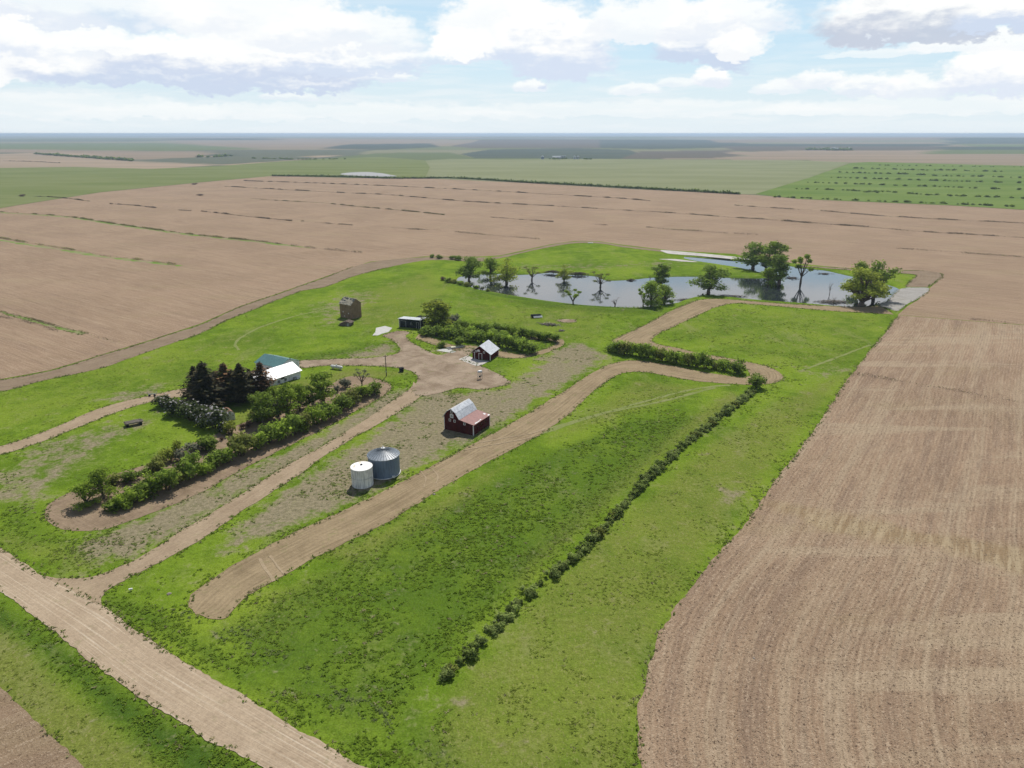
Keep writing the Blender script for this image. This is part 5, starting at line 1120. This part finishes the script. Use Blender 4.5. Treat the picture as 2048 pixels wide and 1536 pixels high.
# ---- big red barn
A = P(889, 858); B = P(945.2, 871); rz = math.atan2(B.y - A.y, B.x - A.x)
barn = thing('barn', 'dark red gambrel barn with white metal roof and a rusty lean-to roof', 'barn', A, rz)
LB = 8.4
prof = [(0, -.2), (9.2, -.2), (9.2, 2.95), (4.78, 3.62), (3.72, 5.25), (2.42, 6.2), (1.0, 5.3), (0, 3.85)]
wall = MB().prism(prof, 0, LB).part('wall', MATS['barn_red'], barn)
rf = MB(); e = .28
def slab2(mb, a, b, y0, y1, t=.09):       # sloped sheet from profile point a to b, extruded in y
    d = Vector((b[0] - a[0], 0, b[1] - a[1])).normalized(); nn = Vector((-d.z, 0, d.x)) * t
    if nn.z < 0: nn = -nn
    P0 = [Vector((a[0], y0, a[1])), Vector((b[0], y0, b[1])), Vector((b[0], y1, b[1])), Vector((a[0], y1, a[1]))]
    Q0 = [p + nn for p in P0]
    mb.add(P0 + Q0, [(0, 1, 2, 3), (7, 6, 5, 4), (4, 5, 1, 0), (5, 6, 2, 1), (6, 7, 3, 2), (7, 4, 0, 3)])
o_ = .04
slab2(rf, (-.42, 3.42), (1.0, 5.32 + o_), -e, LB + e); slab2(rf, (.98, 5.33 + o_), (2.42, 6.24 + o_), -e, LB + e, .10)
slab2(rf, (2.42, 6.24 + o_), (3.78, 5.26 + o_), -e, LB + e, .10); slab2(rf, (3.76, 5.25 + o_), (4.92, 3.62 + o_), -e, LB + e)
rf.part('roof', MATS['roof_white'], barn)
MB().prism([(2.28, 6.31), (2.42, 6.40), (2.56, 6.31), (2.42, 6.36)], -e, LB + e).part('ridge_cap', MATS['white_trim'], barn)
lr = MB(); slab2(lr, (4.7, 3.60 + o_), (9.45, 2.90 + o_), -.15, LB + .2, .07); lro = lr.part('lean_to_roof', MATS['roof_rust'], barn)
for (x0, x1, y0, y1) in [(8.95, 9.3, 1.0, 2.1), (9.0, 9.25, 2.2, 3.4), (8.8, 9.2, 3.7, 4.2), (7.6, 8.3, 7.4, 8.0), (8.9, 9.35, 7.5, 8.4)]:
    z0 = 3.64 + .075 - (x0 - 4.7) * .1474; z1 = 3.64 + .075 - (x1 - 4.7) * .1474
    MB().add([(x0, y0, z0), (x1, y0, z1), (x1, y1, z1), (x0, y1, z0), (x0, y0, z0 + .03), (x1, y0, z1 + .03), (x1, y1, z1 + .03), (x0, y1, z0 + .03)], [(3, 2, 1, 0), (4, 5, 6, 7), (0, 1, 5, 4), (1, 2, 6, 5), (2, 3, 7, 6), (3, 0, 4, 7)]).part('bare_patch', MATS['tank_rust'], lro)
window(barn, 2.42, 5.42, .42, .55); window(barn, 1.85, 3.0, .42, .50); window(barn, 3.35, 2.98, .42, .50); window(barn, 6.45, 3.08 - .25, .42, .50)
qb = MB().box(1.95, -.07, 3.72, 3.05, .0, 4.80).part('quilt_board', MATS['white_trim'], barn)
rr = MB(); 
for k in range(16):
    t0, t1 = k * math.pi / 8, (k + 1) * math.pi / 8
    def cp(r, t, y): return (2.5 + r * math.cos(t), y, 4.26 + r * math.sin(t))
    rr.add([cp(.13, t0, -.09), cp(.27, t0, -.09), cp(.27, t1, -.09), cp(.13, t1, -.09), cp(.13, t0, -.06), cp(.27, t0, -.06), cp(.27, t1, -.06), cp(.13, t1, -.06)], [(0, 1, 2, 3), (7, 6, 5, 4), (1, 5, 6, 2), (0, 3, 7, 4)])
rr.part('ring', MATS['blue_tarp'], qb)
for (x0, x1, z1, y0, y1) in [(-.05, .12, 3.70, -.06, .0), (9.06, 9.25, 2.86, -.06, .0), ]: MB().box(x0, y0, 0, x1, y1, z1).part('corner_trim', MATS['white_trim'], barn)
MB().box(9.2, -.06, 0, 9.26, .14, 2.84).part('corner_trim', MATS['white_trim'], barn); MB().box(9.2, LB - .14, 0, 9.26, LB + .05, 2.84).part('corner_trim', MATS['white_trim'], barn)
MB().box(-.06, -.05, 0, 0, .14, 3.6).part('corner_trim', MATS['white_trim'], barn)
MB().box(6.1, -.05, .1, 7.1, .0, 2.0).part('door', MATS['barn_red'], barn)
for y in (2.2, 4.2, 6.2): window(barn, y, 1.7, .4, .4, 9.2, 'y', 1, 'barn_red')

# ---- red garage
A = P(945, 717); B = P(980.4, 721); rz = math.atan2(B.y - A.y, B.x - A.x)
gar = thing('garage', 'small red gabled garage with white metal roof and basketball backboard', 'garage', A, rz); LG = 7.9
prof = [(0, -.1), (6.8, -.1), (6.8, 2.25), (2.85, 4.9), (0, 2.75)]
MB().prism(prof, 0, LG).part('wall', MATS['barn_red'], gar)
rf = MB(); slab2(rf, (-.35, 2.50), (2.85, 4.93), -.3, LG + .3, .09); slab2(rf, (2.85, 4.93), (7.15, 2.05), -.3, LG + .3, .09); rf.part('roof', MATS['roof_white'], gar)
window(gar, 4.45, 2.75, .42, .45); window(gar, 1.35, 2.85, .42, .45)
dr = MB().box(2.55, -.03, 0, 3.55, 0, 2.1).part('door', MATS['barn_red'], gar)
tf = MB(); tf.box(2.38, -.07, 0, 2.55, 0, 2.25); tf.box(3.55, -.07, 0, 3.72, 0, 2.25); tf.box(2.55, -.07, 2.1, 3.55, 0, 2.25); tf.part('frame', MATS['white_trim'], dr)
bbp = [(1.9, 2.75), (2.9, 2.75), (3.0, 3.1), (2.85, 3.4), (2.55, 3.6), (2.25, 3.6), (1.95, 3.4), (1.8, 3.1)]
bb = MB().prism(bbp, -.12, -.04).part('backboard', MATS['white_trim'], gar)
hp = MB(); pts = [(2.4 + .22 * math.cos(t), -.36 + .22 * math.sin(t), 2.85) for t in [k * math.pi / 6 for k in range(13)]]; hp.tube(pts, .02, 5, False); hp.part('hoop', MATS['grey_metal'], bb)
MB().box(.75, -.06, 0, .95, 0, 2.5).part('trim', MATS['white_trim'], gar); MB().box(0.02, -.06, 2.35, .75, 0, 2.45).part('trim', MATS['white_trim'], gar)
MB().box(6.62, -.07, 0, 6.85, 0, 2.2).part('corner_trim', MATS['white_trim'], gar); MB().box(6.8, -.07, 0, 6.87, .14, 2.2).part('corner_trim', MATS['white_trim'], gar); MB().box(6.8, LG - .14, 0, 6.87, LG + .05, 2.2).part('corner_trim', MATS['white_trim'], gar)
for y in (3.5, 5.4): window(gar, y, 1.35, .5, .5, 6.8, 'y', 1, 'barn_red')

# ---- white house: local x runs along the long wall (towards the back right), y to the rear
A0 = P(545, 773); B0 = P(601.5, 754); rzh = math.atan2(B0.y - A0.y, B0.x - A0.x); dl = Vector((math.cos(rzh), math.sin(rzh), 0)); LH = 16.6
O = B0 - dl * LH
ho = thing('house', 'long low white farmhouse with bright white metal roof beside dark spruces', 'house', O, rzh)
MB().prism([(0, -.1), (8.0, -.1), (8.0, 2.45), (4.0, 4.35), (0, 2.45)], 0, LH, 'yz').part('wall', MATS['siding_white'], ho)
rf = MB()
def slab2x(mb, a, b, x0, x1, t=.1):
    d = Vector((0, b[0] - a[0], b[1] - a[1])).normalized(); nn = Vector((0, -d.z, d.y)) * t
    if nn.z < 0: nn = -nn
    P0 = [Vector((x0, a[0], a[1])), Vector((x0, b[0], b[1])), Vector((x1, b[0], b[1])), Vector((x1, a[0], a[1]))]; Q0 = [p + nn for p in P0]
    mb.add(P0 + Q0, [(0, 1, 2, 3), (7, 6, 5, 4), (4, 5, 1, 0), (5, 6, 2, 1), (6, 7, 3, 2), (7, 4, 0, 3)])
slab2x(rf, (-.6, 2.20), (4.0, 4.39), -.4, LH + .4); slab2x(rf, (4.0, 4.39), (8.6, 2.20), -.4, LH + .4); rfo = rf.part('roof', MATS['roof_white_x'], ho)
MB().box(5.2, 2.2, 3.2, 5.7, 2.7, 4.6).part('chimney', MATS['black_metal'], rfo)
for x, w_, h in [(9.6, 1.4, .8), (6.0, .7, .8), (4.2, .6, .8), (2.0, 1.2, .9), (12.9, 1.0, .8)][:4]: window(ho, x, 1.65, w_, h, 0, 'x', -1, 'siding_white')
window(ho, 3.2, 1.65, .9, .8, LH, 'y', 1, 'siding_white')
MB().box(13.6, -.55, 0, 14.6, -.05, .75).part('air_unit', MATS['grey_metal'], ho); 
for x, r in ((8.0, .42), (10.6, .42)):
    wh = MB(); pts = [(x + r * math.cos(t), -.10, .85 + r * math.sin(t)) for t in [k * math.pi / 8 for k in range(17)]]; wh.tube(pts, .045, 5, False)
    for k in range(4): t = k * math.pi / 4; wh.tube([(x - r * math.cos(t), -.10, .85 - r * math.sin(t)), (x + r * math.cos(t), -.10, .85 + r * math.sin(t))], .03, 4)
    props(wh.part('wagon_wheel', MATS['black_metal'], None), 'old wagon wheel leaning on the white house wall, %s of the pair' % ('left one' if x < 9 else 'right one'), 'wagon wheel', 'wagon wheels on the house wall').matrix_world = Matrix.Translation(O) @ Matrix.Rotation(rzh, 4, 'Z')
MB().box(14.3, -.9, 0, 15.6, -.1, .5).part('step', MATS['siding_white'], ho)
# ---- green roofed garage behind the house
E0 = P(507.7, 725.3, 2.6); rg_ = R(-31)
gg = thing('garage', 'white garage with dark green metal roof behind the white house', 'garage', (E0.x, E0.y, 0), rg_)
LL = 11.7
MB().prism([(.35, -.1), (9.2, -.1), (9.2, 2.7), (4.75, 4.35), (.35, 2.7)], .35, LL - .3, 'yz').part('wall', MATS['siding_white'], gg)
rf = MB(); slab2x(rf, (0, 2.6), (4.75, 4.42), 0, LL); slab2x(rf, (4.75, 4.42), (9.5, 2.6), 0, LL); r_ = rf.part('roof', MATS['roof_green'], gg)
MB().tube([(10.2, 6.6, 3.3), (10.2, 6.6, 4.3)], .14, 8).part('vent_pipe', MATS['black_metal'], r_); MB().tube([(3.6, 5.4, 3.8), (3.6, 5.4, 4.4)], .1, 8).part('vent_pipe', MATS['black_metal'], r_)
window(gg, 6.2, 1.5, 1.0, .8, .35, 'x', -1, 'siding_white'); MB().box(1.3, .29, 0, 3.9, .35, 2.2).part('garage_door', MATS['white_trim'], gg)
# ---- tall brown granary
A = P(681, 634); B = P(704, 639); rz = math.atan2(B.y - A.y, B.x - A.x)
gr = thing('granary', 'tall plain brown granary with a patchy weathered roof on the grass slope', 'granary', A, rz)
MB().prism([(0, -.2), (5.6, -.2), (5.6, 6.2), (2.8, 8.45), (0, 6.2)], 0, 7.3, 'yz').part('wall', MATS['granary_brown'], gr)
rf = MB(); slab2x(rf, (-.25, 6.03), (2.8, 8.48), -.15, 7.45); slab2x(rf, (2.8, 8.48), (5.85, 6.03), -.15, 7.45); rf.part('roof', MATS['worn_shingle'], gr)
for x, z in ((1.9, 2.4), (5.3, 2.1), (2.6, .6)): MB().box(x, -.05, z, x + .32, 0, z + .5).part('hatch', MATS['white_trim'], gr)
# ---- collapsed low shed in front of it
c = P(690, 652); sh = thing('low_shed', 'collapsed low shed with grey plank roof in front of the tall granary', 'shed', c, R(-12))
MB().prism([(-2.2, -.1), (2.2, -.1), (2.3, 1.2), (0, 1.7), (-2.4, .7)], 0, 3.6).part('wall', MATS['old_planks'], sh)
rf = MB(); slab2(rf, (-3.2, .35), (.1, 1.82), -.2, 4.0, .1); slab2(rf, (.1, 1.82), (2.7, 1.22), .3, 3.8, .1); rf.part('roof', MATS['old_planks'], sh)
MB().box(.9, -.12, 0, 1.9, -.02, 1.15).part('door', MATS['grey_metal'], sh)
# ---- dark open shed with white roof
A = P(798.6, 654); B = P(841, 657.6); rz = math.atan2(B.y - A.y, B.x - A.x)
ds = thing('shed', 'black walled low shed with a bright white flat roof beside the willow', 'shed', A, rz)
MB().prism([(0, -.1), (5.2, -.1), (5.2, 3.05), (0, 3.55)], 0, 9.5, 'yz').part('wall', MATS['black_paint'], ds)
MB().prism([(5.2, -.1), (10.0, -.1), (10.0, 2.9), (5.2, 3.0)], 4.6, 12.2, 'yz').part('rear_wing', MATS['black_paint'], ds)
rf = MB(); slab2x(rf, (-.55, 3.64), (5.3, 3.10), -.3, 9.9, .12); slab2x(rf, (5.3, 3.10), (10.3, 2.96), 7.8, 12.6, .12); rf.part('roof', MATS['roof_white_x'], ds)
for x0, x1, z0, z1 in [(.5, 3.0, .3, 2.7), (5.2, 5.7, 1.2, 2.1), (7.8, 8.7, .1, 2.5)]:
    dd = MB().box(x0, -.04, z0, x1, 0, z1).part('door' if x1 - x0 > .6 else 'window', MATS['black_paint'], ds)
    tf = MB(); tf.box(x0 - .1, -.09, z0, x0, -.0, z1 + .1); tf.box(x1, -.09, z0, x1 + .1, -.0, z1 + .1); tf.box(x0, -.09, z1, x1, -.0, z1 + .1); tf.part('frame', MATS['grey_metal'], dd)
MB().box(-.06, -.06, 0, .1, 0, 3.4).part('corner_trim', MATS['white_trim'], ds); MB().box(9.4, -.06, 0, 9.56, 0, 3.4).part('corner_trim', MATS['white_trim'], ds)
# ---- little garden shed
A = P(452, 843); gs = thing('garden_shed', 'small white garden shed with brown barn style roof among the lilacs', 'garden shed', A, R(-14))
prof = [(0, 0), (2.6, 0), (2.6, 1.7), (2.1, 2.4), (1.3, 2.8), (.5, 2.4), (0, 1.7)]
gs.rotation_euler = (0, 0, R(38))
MB().prism(prof, 0, 3.4).part('wall', MATS['siding_white'], gs)
rf = MB(); slab2(rf, (-.08, 1.66), (.5, 2.43), -.08, 3.5, .06); slab2(rf, (.5, 2.43), (1.3, 2.83), -.08, 3.5, .06); slab2(rf, (1.3, 2.83), (2.1, 2.43), -.08, 3.5, .06); slab2(rf, (2.1, 2.43), (2.68, 1.66), -.08, 3.5, .06); rf.part('roof', MATS['shed_brown'], gs)
MB().box(.8, -.04, 0, 1.8, 0, 1.8).part('door', MATS['white_trim'], gs); window(gs, 2.1, 1.3, .25, .3)
# ---- grain bins
c = P(764, 960); rb = 3.62; c = c + Vector((0, rb * .98, 0))
bn = thing('grain_bin', 'large corrugated steel grain bin with a ribbed cone roof', 'grain bin', c)
MB().lathe([(rb, .25), (rb, 4.9)], 64).part('wall', MATS['steel_bin'], bn, False)
cr = MB().lathe([(rb + .18, 4.82), (rb + .16, 4.92), (.42, 6.25), (.42, 6.3)], 64).part('roof', MATS['steel_roof'], bn)
rb_ = MB()
for k in range(32):
    a = k * math.pi / 16; ca, sa = math.cos(a), math.sin(a); rb_.tube([((rb + .14) * ca, (rb + .14) * sa, 4.95), (.45 * ca, .45 * sa, 6.27)], .045, 4, False)
rb_.part('rib', MATS['dark_rib'], cr)['kind'] = 'stuff'
MB().lathe([(.45, 6.25), (.50, 6.5), (.30, 6.62)], 16).part('vent_cap', MATS['white_tank'], cr); MB().tube([(0, 0, 6.6), (0, 0, 6.95)], .1, 8).part('finial', MATS['white_tank'], cr)
rg2 = MB(); pts = [((rb + .06) * math.cos(t), (rb + .06) * math.sin(t), .22) for t in [k * math.pi / 24 for k in range(49)]]; rg2.tube(pts, .09, 5, False); rg2.part('base_ring', MATS['white_tank'], bn)
MB().box(-rb * .0 + 2.3, -3.15, .3, 2.9, -2.7, .75).part('unloading_box', MATS['white_tank'], bn)
MB().lathe([(rb - .1, -.1), (rb - .1, .24)], 48).part('footing', MATS['concrete'], bn)
c = P(721.5, 978); rs = 2.42; c = c + Vector((0, rs * .98, 0))
b2 = thing('grain_bin', 'smaller white flat topped grain bin left of the steel one', 'grain bin', c)
MB().lathe([(rs, 0), (rs, 4.45)], 48).part('wall', MATS['white_tank'], b2)
tp = MB().lathe([(rs + .05, 4.42), (rs + .05, 4.5), (.3, 4.85), (.28, 4.9)], 48).part('roof', MATS['bin_top'], b2); MB().lathe([(.26, 4.88), (.26, 5.0)], 12).part('hatch', MATS['black_metal'], tp)
bd = MB()
pts = [((rs + .02) * math.cos(t), (rs + .02) * math.sin(t), 2.25) for t in [k * math.pi / 24 for k in range(49)]]; bd.tube(pts, .05, 5, False); bd.part('band', MATS['grey_metal'], b2)
sm = MB()
for k in range(16): a = k * math.pi / 8; sm.tube([((rs + .005) * math.cos(a), (rs + .005) * math.sin(a), .05), ((rs + .005) * math.cos(a), (rs + .005) * math.sin(a), 4.4)], .028, 4, False)
sm.part('seams', MATS['grey_metal'], b2)
# ---- propane tank, fuel tank, pole, barrel
def capsule(mb, L_, r, z, n=20):
    prof = [(0, 0)]; b = []
    for k in range(5): t = math.pi / 2 * k / 4; b.append((-L_ / 2 + r - r * math.cos(t), r * math.sin(t)))
    for k in range(5): t = math.pi / 2 * k / 4; b.append((L_ / 2 - r + r * math.sin(t), r * math.cos(t)))
    V = []; F_ = []
    for x, rr_ in b:
        for k in range(n): t = 2 * math.pi * k / n; V.append((x, rr_ * math.cos(t), z + rr_ * math.sin(t)))
    for i in range(len(b) - 1):
        for k in range(n): F_.append((i * n + k, i * n + (k + 1) % n, (i + 1) * n + (k + 1) % n, (i + 1) * n + k))
    return mb.add(V, F_)
A = P(662, 737); B = P(685, 740); cm_ = (A + B) / 2
pt = thing('propane_tank', 'white horizontal propane tank on the lawn right of the house', 'propane tank', cm_, math.atan2(B.y - A.y, B.x - A.x))
capsule(MB(), 4.7, .55, .85).part('tank', MATS['white_tank'], pt, True); MB().lathe([(.22, 1.35), (.22, 1.62), (.12, 1.7)], 14).part('dome', MATS['white_tank'], pt)
for x in (-1.4, 1.4): MB().box(x - .12, -.35, 0, x + .12, .35, .45).part('leg', MATS['concrete'], pt)
c = P(960, 757); ft = thing('fuel_tank', 'white fuel tank raised on a metal stand in the dirt yard', 'fuel tank', c, R(30))
capsule(MB(), 1.7, .48, 2.35).part('tank', MATS['white_tank'], ft, True)
for x in (-.55, .55):
    for y in (-.4, .4): MB().tube([(x * 1.15, y * 1.3, 0), (x, y, 2.15)], .045, 6).part('leg', MATS['grey_metal'], ft)
br_ = MB()
for x in (-.6, .6): br_.tube([(x, -.48, .7), (x, .44, 1.6)], .03, 5); br_.tube([(x, .48, .7), (x, -.44, 1.6)], .03, 5)
br_.part('brace', MATS['white_tank'], ft)
ps = MB(); pts = [(.1 + .28 * math.cos(t), -.62, 1.1 + .28 * math.sin(t)) for t in [k * math.pi / 6 for k in range(13)]]; ps.tube(pts, .05, 5, False); ps.part('hose', MATS['black_metal'], ft); MB().box(-.5, -.6, .6, -.1, -.35, 1.15).part('pump', MATS['black_metal'], ft)
c = P(773, 752); po = thing('utility_pole', 'wooden utility pole with a short crossarm beside the yard', 'pole', c)
MB().tube([(0, 0, -.3), (0, 0, 3.5), (0.02, 0, 7.1)], [.16, .14, .11], 10).part('pole', MATS['pole_wood'], po); MB().box(-.55, -.05, 6.65, .55, .05, 6.77).part('crossarm', MATS['pole_wood'], po)
lm = MB(); lm.tube([(0, 0, 6.2), (-.5, -.3, 6.5)], .03, 5); lm.part('lamp_arm', MATS['grey_metal'], po); MB().lathe([(.08, 6.42), (.2, 6.38), (.2, 6.33)], 12, (-.55, -.33)).part('lamp_head', MATS['grey_metal'], po)
MB().box(-.14, -.24, 1.3, .14, -.12, 1.8).part('meter_box', MATS['grey_metal'], po)
c = P(803, 743); ba = thing('dumpster', 'small black metal bin on the grass right of the utility pole', 'bin', c, R(20))
MB().prism([(-.6, .1), (.6, .1), (.75, 1.3), (-.75, 1.3)], -.6, .6).part('body', MATS['black_metal'], ba); MB().box(-.78, -.64, 1.3, .78, .64, 1.38).part('lid', MATS['black_metal'], ba)
# ---- concrete bunker with yellow sheet, parked flat trailer, junk
c = P(912, 696); bk = thing('cattle_trough', 'low pale concrete trough with a yellowish sheet left of the red garage', 'trough', c, R(32))
MB().box(-3.4, -.6, 0, 3.4, -.4, .55).part('side', MATS['concrete'], bk); MB().box(-3.4, .9, 0, 3.4, 1.1, .55).part('side', MATS['concrete'], bk); MB().box(-3.4, -.4, 0, 3.4, .9, .12).part('floor', MATS['concrete'], bk)
MB().box(-1.9, -.3, .5, 1.9, .8, .62).part('cover_sheet', MATS['yellow_tin'], bk)
sheet('concrete_slab', [(872,701),(885,697.5),(905,699.5),(912,704),(905,706),(890,704)], .09, MATS['old_concrete'], 'broken pale slab in front of the cattle trough', 'slab', .15, True, False)
c = P(1073, 635); tr_ = thing('old_trailer', 'dark old trailer with a bright white side board in the grass below the pond', 'trailer', c, R(12))
MB().box(-2.6, -.9, .55, 2.2, .9, .75).part('deck', MATS['old_planks'], tr_)
sd_ = MB(); slab2x(sd_, (-1.5, .30), (-.85, .95), -1.6, 2.3, .06); sd_.part('side_board', MATS['white_tank'], tr_)
for x in (-1.6, 1.3):
    for y in (-.95, .95):
        wl = MB(); wl.tube([(x, y - .12, .4), (x, y + .12, .4)], .4, 14); wl.part('wheel', MATS['black_metal'], tr_)
MB().box(-2.4, -.7, .75, 1.8, .8, 1.35).part('load', MATS['black_paint'], tr_); MB().tube([(2.2, 0, .6), (3.2, 0, .45)], .06, 6).part('drawbar', MATS['black_metal'], tr_)
c = P(268, 850); wr = thing('hay_wagon', 'old grey wooden hay wagon heaped with planks on the lawn', 'wagon', c, R(34))
MB().box(-2.2, -1.0, .75, 2.2, 1.0, .88).part('deck', MATS['old_planks'], wr)
for y in (-1.02, .92): MB().box(-2.3, y, .88, 1.9, y + .1, 1.15).part('rail', MATS['bark_pale'], wr)
for x in (-1.6, 1.6):
    for y in (-.95, .95): MB().tube([(x, y - .07, .42), (x, y + .07, .42)], .42, 16).part('wheel', MATS['black_metal'], wr)
pl = MB()
for k in range(9): pl.box(-2.0 + random.uniform(-.2, .5), -.85 + k * .2, .9, 1.6 + random.uniform(-.6, .9), -.72 + k * .2, 1.0 + (k % 3) * .04)
pl.part('plank_load', MATS['bark_pale'], wr); MB().tube([(2.2, 0, .6), (4.1, .2, .25)], .06, 6).part('drawbar', MATS['bark_pale'], wr)
c = P(305, 792); im = thing('farm_implement', 'small grey farm implement with two uprights beside the lane', 'farm implement', c, R(15))
MB().box(-1.1, -.12, .55, 1.1, .12, .72).part('beam', MATS['grey_metal'], im)
for x in (-1.05, 1.05): MB().tube([(x, 0, 0), (x, 0, .6), (x * 1.25, 0, 1.45)], .07, 6).part('upright', MATS['white_tank'], im)
for x in (-.7, .7): MB().tube([(x, -.45, .32), (x, -.33, .32)], .32, 12).part('wheel', MATS['black_metal'], im)
c = P(262, 1182); ms = thing('marker', 'small white marker box in the grass by the driveway entrance', 'marker', c, R(20))
MB().box(-.3, -.12, .25, .3, .12, .5).part('box', MATS['white_tank'], ms); MB().box(-.05, -.05, 0, .05, .05, .25).part('post', MATS['pole_wood'], ms)
c = P(1181, 486.5); props(MB().prism([(-2, 0), (2, 0), (1.7, .5), (-1.7, .5)], -.5, .5).part('white_block', MATS['white_tank']), 'small white block in the grass at the top of the field corner', 'block').location = (c.x, c.y, 0)
c = P(1098, 648)

# ---- rocks in the meadow and boulders
def rock(px, by, s_, label, group=None, mat='bark_pale', z=0):
    bm = bmesh.new(); bmesh.ops.create_icosphere(bm, subdivisions=2, radius=1)
    for v in bm.verts: v.co *= 1 + .35 * noise.noise(v.co * 1.7 + Vector((px, by, 0))); v.co.z *= .6
    me = bpy.data.meshes.new('rock'); bm.to_mesh(me); bm.free(); me.materials.append(MATS[mat]); o = link('rock', me); p = P(px, by, z); o.location = p; o.scale = (s_, s_, s_); return props(o, label, 'rock', group)
for px, by, s_, lb in [(338, 1188, .38, 'grey stone in the grass near the driveway entrance'), (868, 989, .35, 'grey stone left of the upper meadow edge'), (1460, 1150, .0, ''), (1508, 1317, .22, 'tiny white stone on the stubble field'), (903, 604, .3, 'pale stone by the little dark bush'), (881, 608, .5, 'pale stone slab by the little dark bush')]:
    if s_: rock(px, by, s_, lb)

# ---- far farmsteads (a few pixels each)
material('far_white', m_plain((.30, .32, .34), (.38, .40, .41)), .8)
def far_bin(px, by, wpx, hpx, label, group, mat='far_white'):
    p = P(px, by); s_ = fwd(p) / F; r = wpx * s_ / 2; h = hpx * s_
    t = thing('grain_bin', label, 'grain bin', p, 0, group); MB().lathe([(r, 0), (r, h * .72)], 20).part('wall', MATS[mat], t); MB().lathe([(r * 1.03, h * .71), (r * .1, h), (r * .05, h * 1.02)], 20).part('roof', MATS['far_white'], t); return t
far_bin(1085, 318.4, 6, 7, 'lone distant grain bin left of the white sheds', 'distant grain bins', 'steel_bin'); far_bin(1149, 318.4, 5, 7, 'left one of the distant twin grain bins', 'distant grain bins'); far_bin(1155.6, 318.4, 5, 7, 'right one of the distant twin grain bins', 'distant grain bins')
for px, w_, lb in ((1122, 4, 'leftmost of three bins beside the distant white shed'), (1126, 4, 'middle of three bins beside the distant white shed'), (1130, 4, 'rightmost of three bins beside the distant white shed')): far_bin(px, 317.6, w_, 6.6, lb, 'bins beside the distant shed')
def far_shed(px0, px1, by, hpx, label, mat='far_white', cat='shed'):
    a = P(px0, by); b = P(px1, by); s_ = fwd(a) / F; h = hpx * s_; L_ = b.x - a.x
    t = thing('farm_shed', label, cat, a); W_ = 16
    MB().prism([(0, 0), (W_, 0), (W_, h * .6), (W_ / 2, h), (0, h * .6)], 0, L_, 'yz').part('wall', MATS['far_white'], t)
    rf = MB(); slab2x(rf, (-.5, h * .58), (W_ / 2, h * 1.02), -.5, L_ + .5, .3); slab2x(rf, (W_ / 2, h * 1.02), (W_ + .5, h * .58), -.5, L_ + .5, .3); rf.part('roof', MATS[mat], t)
    MB().box(L_ * .45, -.15, 0, L_ * .75, 0, h * .4).part('door', MATS['black_metal'], t)
far_shed(1105, 1121, 318.4, 6, 'long white shed of the distant farm at the centre'); far_shed(1657, 1663, 300.4, 3.5, 'low pale shed of the distant farmstead at right'); far_shed(1668, 1678, 300.6, 4.5, 'bright white shed of the distant farmstead at right')
far_shed(1690, 1694, 300.4, 3, 'small grey shed between the two distant bin groups')
far_bin(1664.5, 299.6, 4.5, 5.5, 'left white bin of the distant right farmstead', 'distant right farmstead bins'); far_bin(1668.5, 299.6, 4.5, 5.5, 'second white bin of the distant right farmstead', 'distant right farmstead bins'); far_bin(1699.5, 300.2, 5, 5.5, 'lone white bin at the right end of the distant farmstead', 'distant right farmstead bins')

# ------------------------------------------------------------------ haze
hz = MB().box(-90000, -90000, -4, 90000, 90000, 79.0)
mh = bpy.data.materials.new('haze'); mh.use_nodes = True; nt = mh.node_tree; nt.nodes.clear(); nb = NB(nt)
pv = nb.n('ShaderNodeVolumePrincipled', ins={'Color': (.47, .60, .78), 'Density': 8.5e-5, 'Anisotropy': .35}); out = nb.n('ShaderNodeOutputMaterial'); nt.links.new(pv.outputs[0], out.inputs['Volume'])
ho_ = hz.part('haze', mh); props(ho_, 'thin blue haze over the far prairie', 'haze', kind='stuff')
